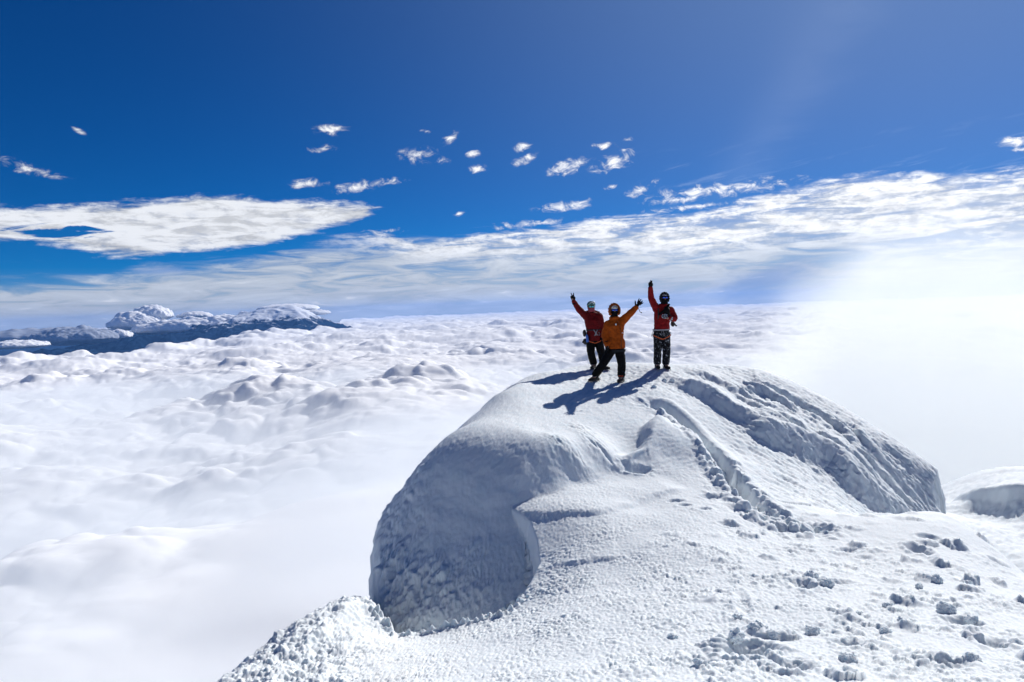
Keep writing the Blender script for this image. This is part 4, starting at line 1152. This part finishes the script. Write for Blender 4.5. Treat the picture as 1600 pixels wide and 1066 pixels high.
# --- the one on the left: dark red jacket, green helmet, two fingers raised
def man_left():
    e = person(934, 584, 17.3, 'climber in dark red jacket and green helmet raising two spread fingers')
    q = rel(934, 584, 17.3 / FPX)
    J = dict(head=q(927, 487), neck=q(928, 498, .01), chest=q(929, 508, .01), waist=q(930, 522, .01), hip=q(930, 533, .01),
             shl=q(919, 501), ell=q(907, 489, .0), wrl=q(900, 477, -.05), shr=q(939, 502), elr=q(943, 517, .03), wrr=q(943, 532, -.06),
             hpl=q(924.5, 538, .01), knl=q(924, 559, -.04), anl=q(928, 579, .02), hpr=q(936, 538, .01), knr=q(941, 560, -.02), anr=q(943, 577, .04),
             toel=q(924, 583, -.16), toer=q(950, 582, -.12))
    for s in 'lr':
        t = J['toe' + s]; g = gz(e, t[0], t[1] * .5); a = J['an' + s]; J['an' + s] = (a[0], a[1], g + .10); J['toe' + s] = (t[0], t[1], g + .012)
    J['hdl'] = (-.28, 0, .95); J['hdr'] = (0, -.1, -1)
    build_body(e, J); trousers(e, J, BLACK, 31); jacket(e, J, RED, 32, hem=q(930, 539, .01), hemw=.165)
    h = Vector(J['head']); mask(e, h, PINKBUFF, 'neck_warmer'); goggles(e, h, LENS)
    bm = bmesh.new(); ell_bm(bm, h + Vector((0, .01, .055)), (.100, .115, .090)); hl = solid('helmet', bm, GREEN, e, .008, 1)
    bm = bmesh.new()
    for dx, dz, a, b in ((-.03, .098, .018, .012), (.012, .108, .020, .013), (.045, .085, .012, .016), (-.06, .070, .010, .012)):
        ell_bm(bm, h + Vector((dx, -.085 + (.12 - dz) * -.3, dz)), (a, .012, b), sub=2)
    tube_bm(bm, [h + Vector((.02, -.075, .125)), h + Vector((.07, -.02, .12)), h + Vector((.09, .04, .09))], .014, 8)
    solid('emblem', bm, WHITE, hl, 0)
    bm = bmesh.new(); limb(bm, [q(918, 495, .06), q(928, 493, .11), q(939, 496, .06)], [.03, .045, .03]); solid('hood', bm, RED, e, .010, 3, .008, .05, 8)
    gloves(e, J, {'l': ((1, 0, 0), (0, -1, 0), PEACE, 1.05, None), 'r': ((0, -1, 0), (-1, 0, 0), RELAX, 1.0, None)})
    boot(e, J['anl'], J['toel'], 23); boot(e, J['anr'], J['toer'], 24)
    w = Vector(J['waist']); hp = Vector(J['hip'])
    bm = bmesh.new(); ring(bm, w + Vector((0, 0, -.005)), .172, .14, .016); hn = solid('harness', bm, DARK, e, 0)
    bm = bmesh.new()
    for a, b in (((-.02, -.15, .0), (.06, -.16, -.13)), ((.07, -.15, .0), (.0, -.16, -.14))): tube_bm(bm, [w + Vector(a), w + Vector(b)], .011, 8)
    solid('webbing', bm, STRAP_G, hn, 0)
    for s in 'lr':
        p = Vector(J['hp' + s]).lerp(Vector(J['kn' + s]), .10); bm = bmesh.new(); ring(bm, p, .112, .112, .012, (.4 * (-1 if s == 'l' else 1), .1)); solid('leg_loop', bm, STRAP_O, hn, 0)
    carab(hn, w + Vector((.10, -.13, -.10)), .04); carab(hn, hp + Vector((.15, -.09, -.03)), .045); carab(hn, hp + Vector((.16, -.08, -.12)), .04)
    bm = bmesh.new(); tube_bm(bm, [q(918, 531, -.12), q(919, 541, -.12)], [.030, .030], 12); ell_bm(bm, q(918, 530, -.12), (.02, .02, .02)); solid('bottle', bm, BLUE, hn, .007, 1)
    bm = bmesh.new(); ell_bm(bm, q(916, 540, -.06), (.06, .05, .07)); ell_bm(bm, q(915, 527, -.04), (.04, .05, .08)); tube_bm(bm, [q(916, 540, -.06), q(911, 541, -.06)], [.03, .02], 8); solid('pouch', bm, DARK, hn, .010, 2, .006, .04, 9)
# --- the one in front: orange down jacket with its hood up
def man_front():
    e = person(946, 598, 16.0, 'climber in orange hooded jacket with legs wide apart and one arm stretched out')
    q = rel(946, 598, 16.0 / FPX)
    J = dict(head=q(963, 486), neck=q(963, 499, .01), chest=q(963, 510, .01), waist=q(963, 528, .01), hip=q(963, 541, .01),
             shl=q(953, 508), ell=q(947, 524, .0), wrl=q(949, 538, -.10), shr=q(973, 505), elr=q(985, 494, -.02), wrr=q(996.5, 483, -.05),
             hpl=q(957, 546, .01), knl=q(944, 567, -.08), anl=q(932, 586, .05), hpr=q(969, 546, .01), knr=q(972, 569, -.06), anr=q(971.5, 590, .02),
             toel=q(918, 592, -.10), toer=q(964, 599, -.20))
    for s in 'lr':
        t = J['toe' + s]; a = J['an' + s]; g = gz(e, (t[0] + a[0]) / 2, (t[1] + a[1]) / 2); J['an' + s] = (a[0], a[1], g + .10); J['toe' + s] = (t[0], t[1], g + .012)
    J['hdr'] = (.62, 0, .78); J['hdl'] = (.15, -.2, -1)
    build_body(e, J); trousers(e, J, BLACK, 41); jacket(e, J, ORANGE, 42, hem=q(963, 545, .01), bulk=1.06, hemw=.215)
    h = Vector(J['head']); hood_over(e, h, ORANGE, .026, k=1.10, trim=FUR); mask(e, h, BLACK); goggles(e, h, LENSB)
    bm = bmesh.new(); ell_bm(bm, h + Vector((0, -.02, .062)), (.086, .088, .060)); cp = solid('cap', bm, WHITE, e, .008, 1)
    bm = bmesh.new()
    for dx in (-.03, .0, .03): tube_bm(bm, [h + Vector((dx, -.105, .055)), h + Vector((dx + .012, -.102, .085))], .007, 6)
    solid('emblem', bm, DARK, cp, 0)
    gloves(e, J, {'l': ((0, -1, 0), (-1, 0, 0), RELAX, 1.05, None), 'r': ((-.7, 0, .6), (0, -1, 0), SPREAD, 1.1, None)})
    bm = bmesh.new(); w = Vector(J['wrr']); tube_bm(bm, [w, w + Vector((.06, -.03, -.03)), w + Vector((.08, -.03, -.09)), w + Vector((.12, -.03, -.11))], [.006, .006, .006, .013], 6); solid('leash', bm, DARK, e, 0)
    boot(e, J['anl'], J['toel'], 25); boot(e, J['anr'], J['toer'], 26, DARK, REDRUB)
    bm = bmesh.new(); pts = [q(966, 503, -.125), q(970, 512, -.165), q(971, 528, -.175), q(971, 544, -.175)]; tube_bm(bm, pts, .008, 6); solid('zip', bm, FUR, e, 0)
    bm = bmesh.new(); ell_bm(bm, q(963.5, 507.5, -.165), (.018, .012, .022), sub=2); solid('toggle', bm, WHITE, e, 0)
    bm = bmesh.new(); ell_bm(bm, q(973, 521, -.17), (.012, .01, .012), sub=2); solid('toggle', bm, WHITE, e, 0)
    bm = bmesh.new(); hp = q(965, 549, .01); loft_bm(bm, [((hp[0], hp[1], hp[2] - .03), .19, .14), ((hp[0], hp[1], hp[2] + .03), .20, .145)]); solid('under_layer', bm, HOODDARK, e, .010, 2)
man_right(); man_left(); man_front()
print('people', time.time() - T0)
# ------------------------------------------------------------------ loose snow chunks lying on the crust
def snow_at(u, v):
    d = P(u, v, 1.0); ys = np.arange(3.5, 20, .01); xs = d[0] * ys
    h = relief(xs, ys)[0]; k = np.nonzero(d[2] * ys < h)[0]; i = k[0] if len(k) else 0
    return float(xs[i]), float(ys[i]), float(h[i])
def chunk(u, v, w, label, seed, squash=.75):
    x, y, z = snow_at(u, v)
    r = w * .5 * y / FPX
    me, co = ico(5); me.name = 'snow_chunk'
    rnd = random.Random(seed)
    sc = np.array([1.0, .8 + .3 * rnd.random(), squash])
    X, Y, Z = (co * sc * 1.1 + seed * 3.7).T
    d = .40 * fbm(X * 1.1, Y * 1.1, Z * 1.1, 2, .5, seed, 2) + .28 * fbm(X * 2.2, Y * 2.6, Z * 2.6, 3, .6, seed + 1, 2) + .04 * fbm(X * 9, Y * 9, Z * 9, 2, .6, seed + 2)
    q = co * sc * r * (1 + d)[:, None]
    me.vertices.foreach_set('co', q.astype(np.float32).ravel()); me.polygons.foreach_set('use_smooth', np.ones(len(me.polygons), bool))
    me.materials.append(M_SNOW); me.update()
    o = bpy.data.objects.new('snow_chunk', me); C.objects.link(o)
    o.location = (x, y, z + r * squash * .35); o.rotation_euler = (0, 0, rnd.random() * 6)
    o['label'] = label; o['category'] = 'snow chunk'; o['group'] = 'loose snow chunks on the crust'
for i, q in enumerate([
    (1185, 990, 34, 'large rough snow chunk overhanging the deep dark pit near the bottom of the slope'),
    (1150, 1000, 30, 'snow chunk leaning on the left rim of the deep dark pit'),
    (1206, 998, 28, 'snow chunk leaning on the right rim of the deep dark pit'),
    (1268, 905, 26, 'left one of the two snow chunks touching the long foot print'),
    (1292, 915, 22, 'right one of the two snow chunks touching the long foot print'),
    (1463, 908, 20, 'dark-sided upright snow chunk high on the right part of the slope'),
    (1436, 918, 12, 'small snow chunk just left of the dark-sided upright chunk'),
    (1512, 915, 15, 'round snow chunk standing alone right of the dark-sided upright chunk'),
    (1388, 950, 17, 'lone round snow chunk in the middle of the right slope'),
    (1342, 963, 15, 'small snow chunk left of the lone round chunk'),
    (1410, 974, 18, 'snow chunk below and right of the lone round chunk'),
    (1383, 990, 20, 'snow chunk below the lone round chunk, lowest of those three'),
    (1478, 956, 30, 'broad broken snow chunk above the shaded hollow at the right'),
    (1518, 974, 22, 'snow chunk at the right end of the shaded hollow'),
    (1153, 968, 16, 'square snow chunk at the lower end of the smooth rectangular print'),
    (1052, 998, 16, 'snow chunk alone on the lower left part of the crust'),
    (1096, 1044, 26, 'snow chunk above the bottom edge, left of the deep dark pit'),
    (1270, 990, 24, 'snow chunk right of the deep dark pit, halfway to the lone round chunk'),
    (1325, 1035, 30, 'broad snow chunk at the bottom edge, right of the middle'),
    (1520, 1035, 30, 'broad snow chunk near the bottom right corner'),
    (1038, 596, 8, 'round snow lump below the feet of the standing climber, left of a pair'),
    (1050, 596, 8, 'round snow lump below the feet of the standing climber, right of a pair'),
    (1022, 606, 9, 'low snow lump at the edge of the climbers long shadow')]):
    chunk(q[0], q[1], q[2], q[3], 500 + i * 11)
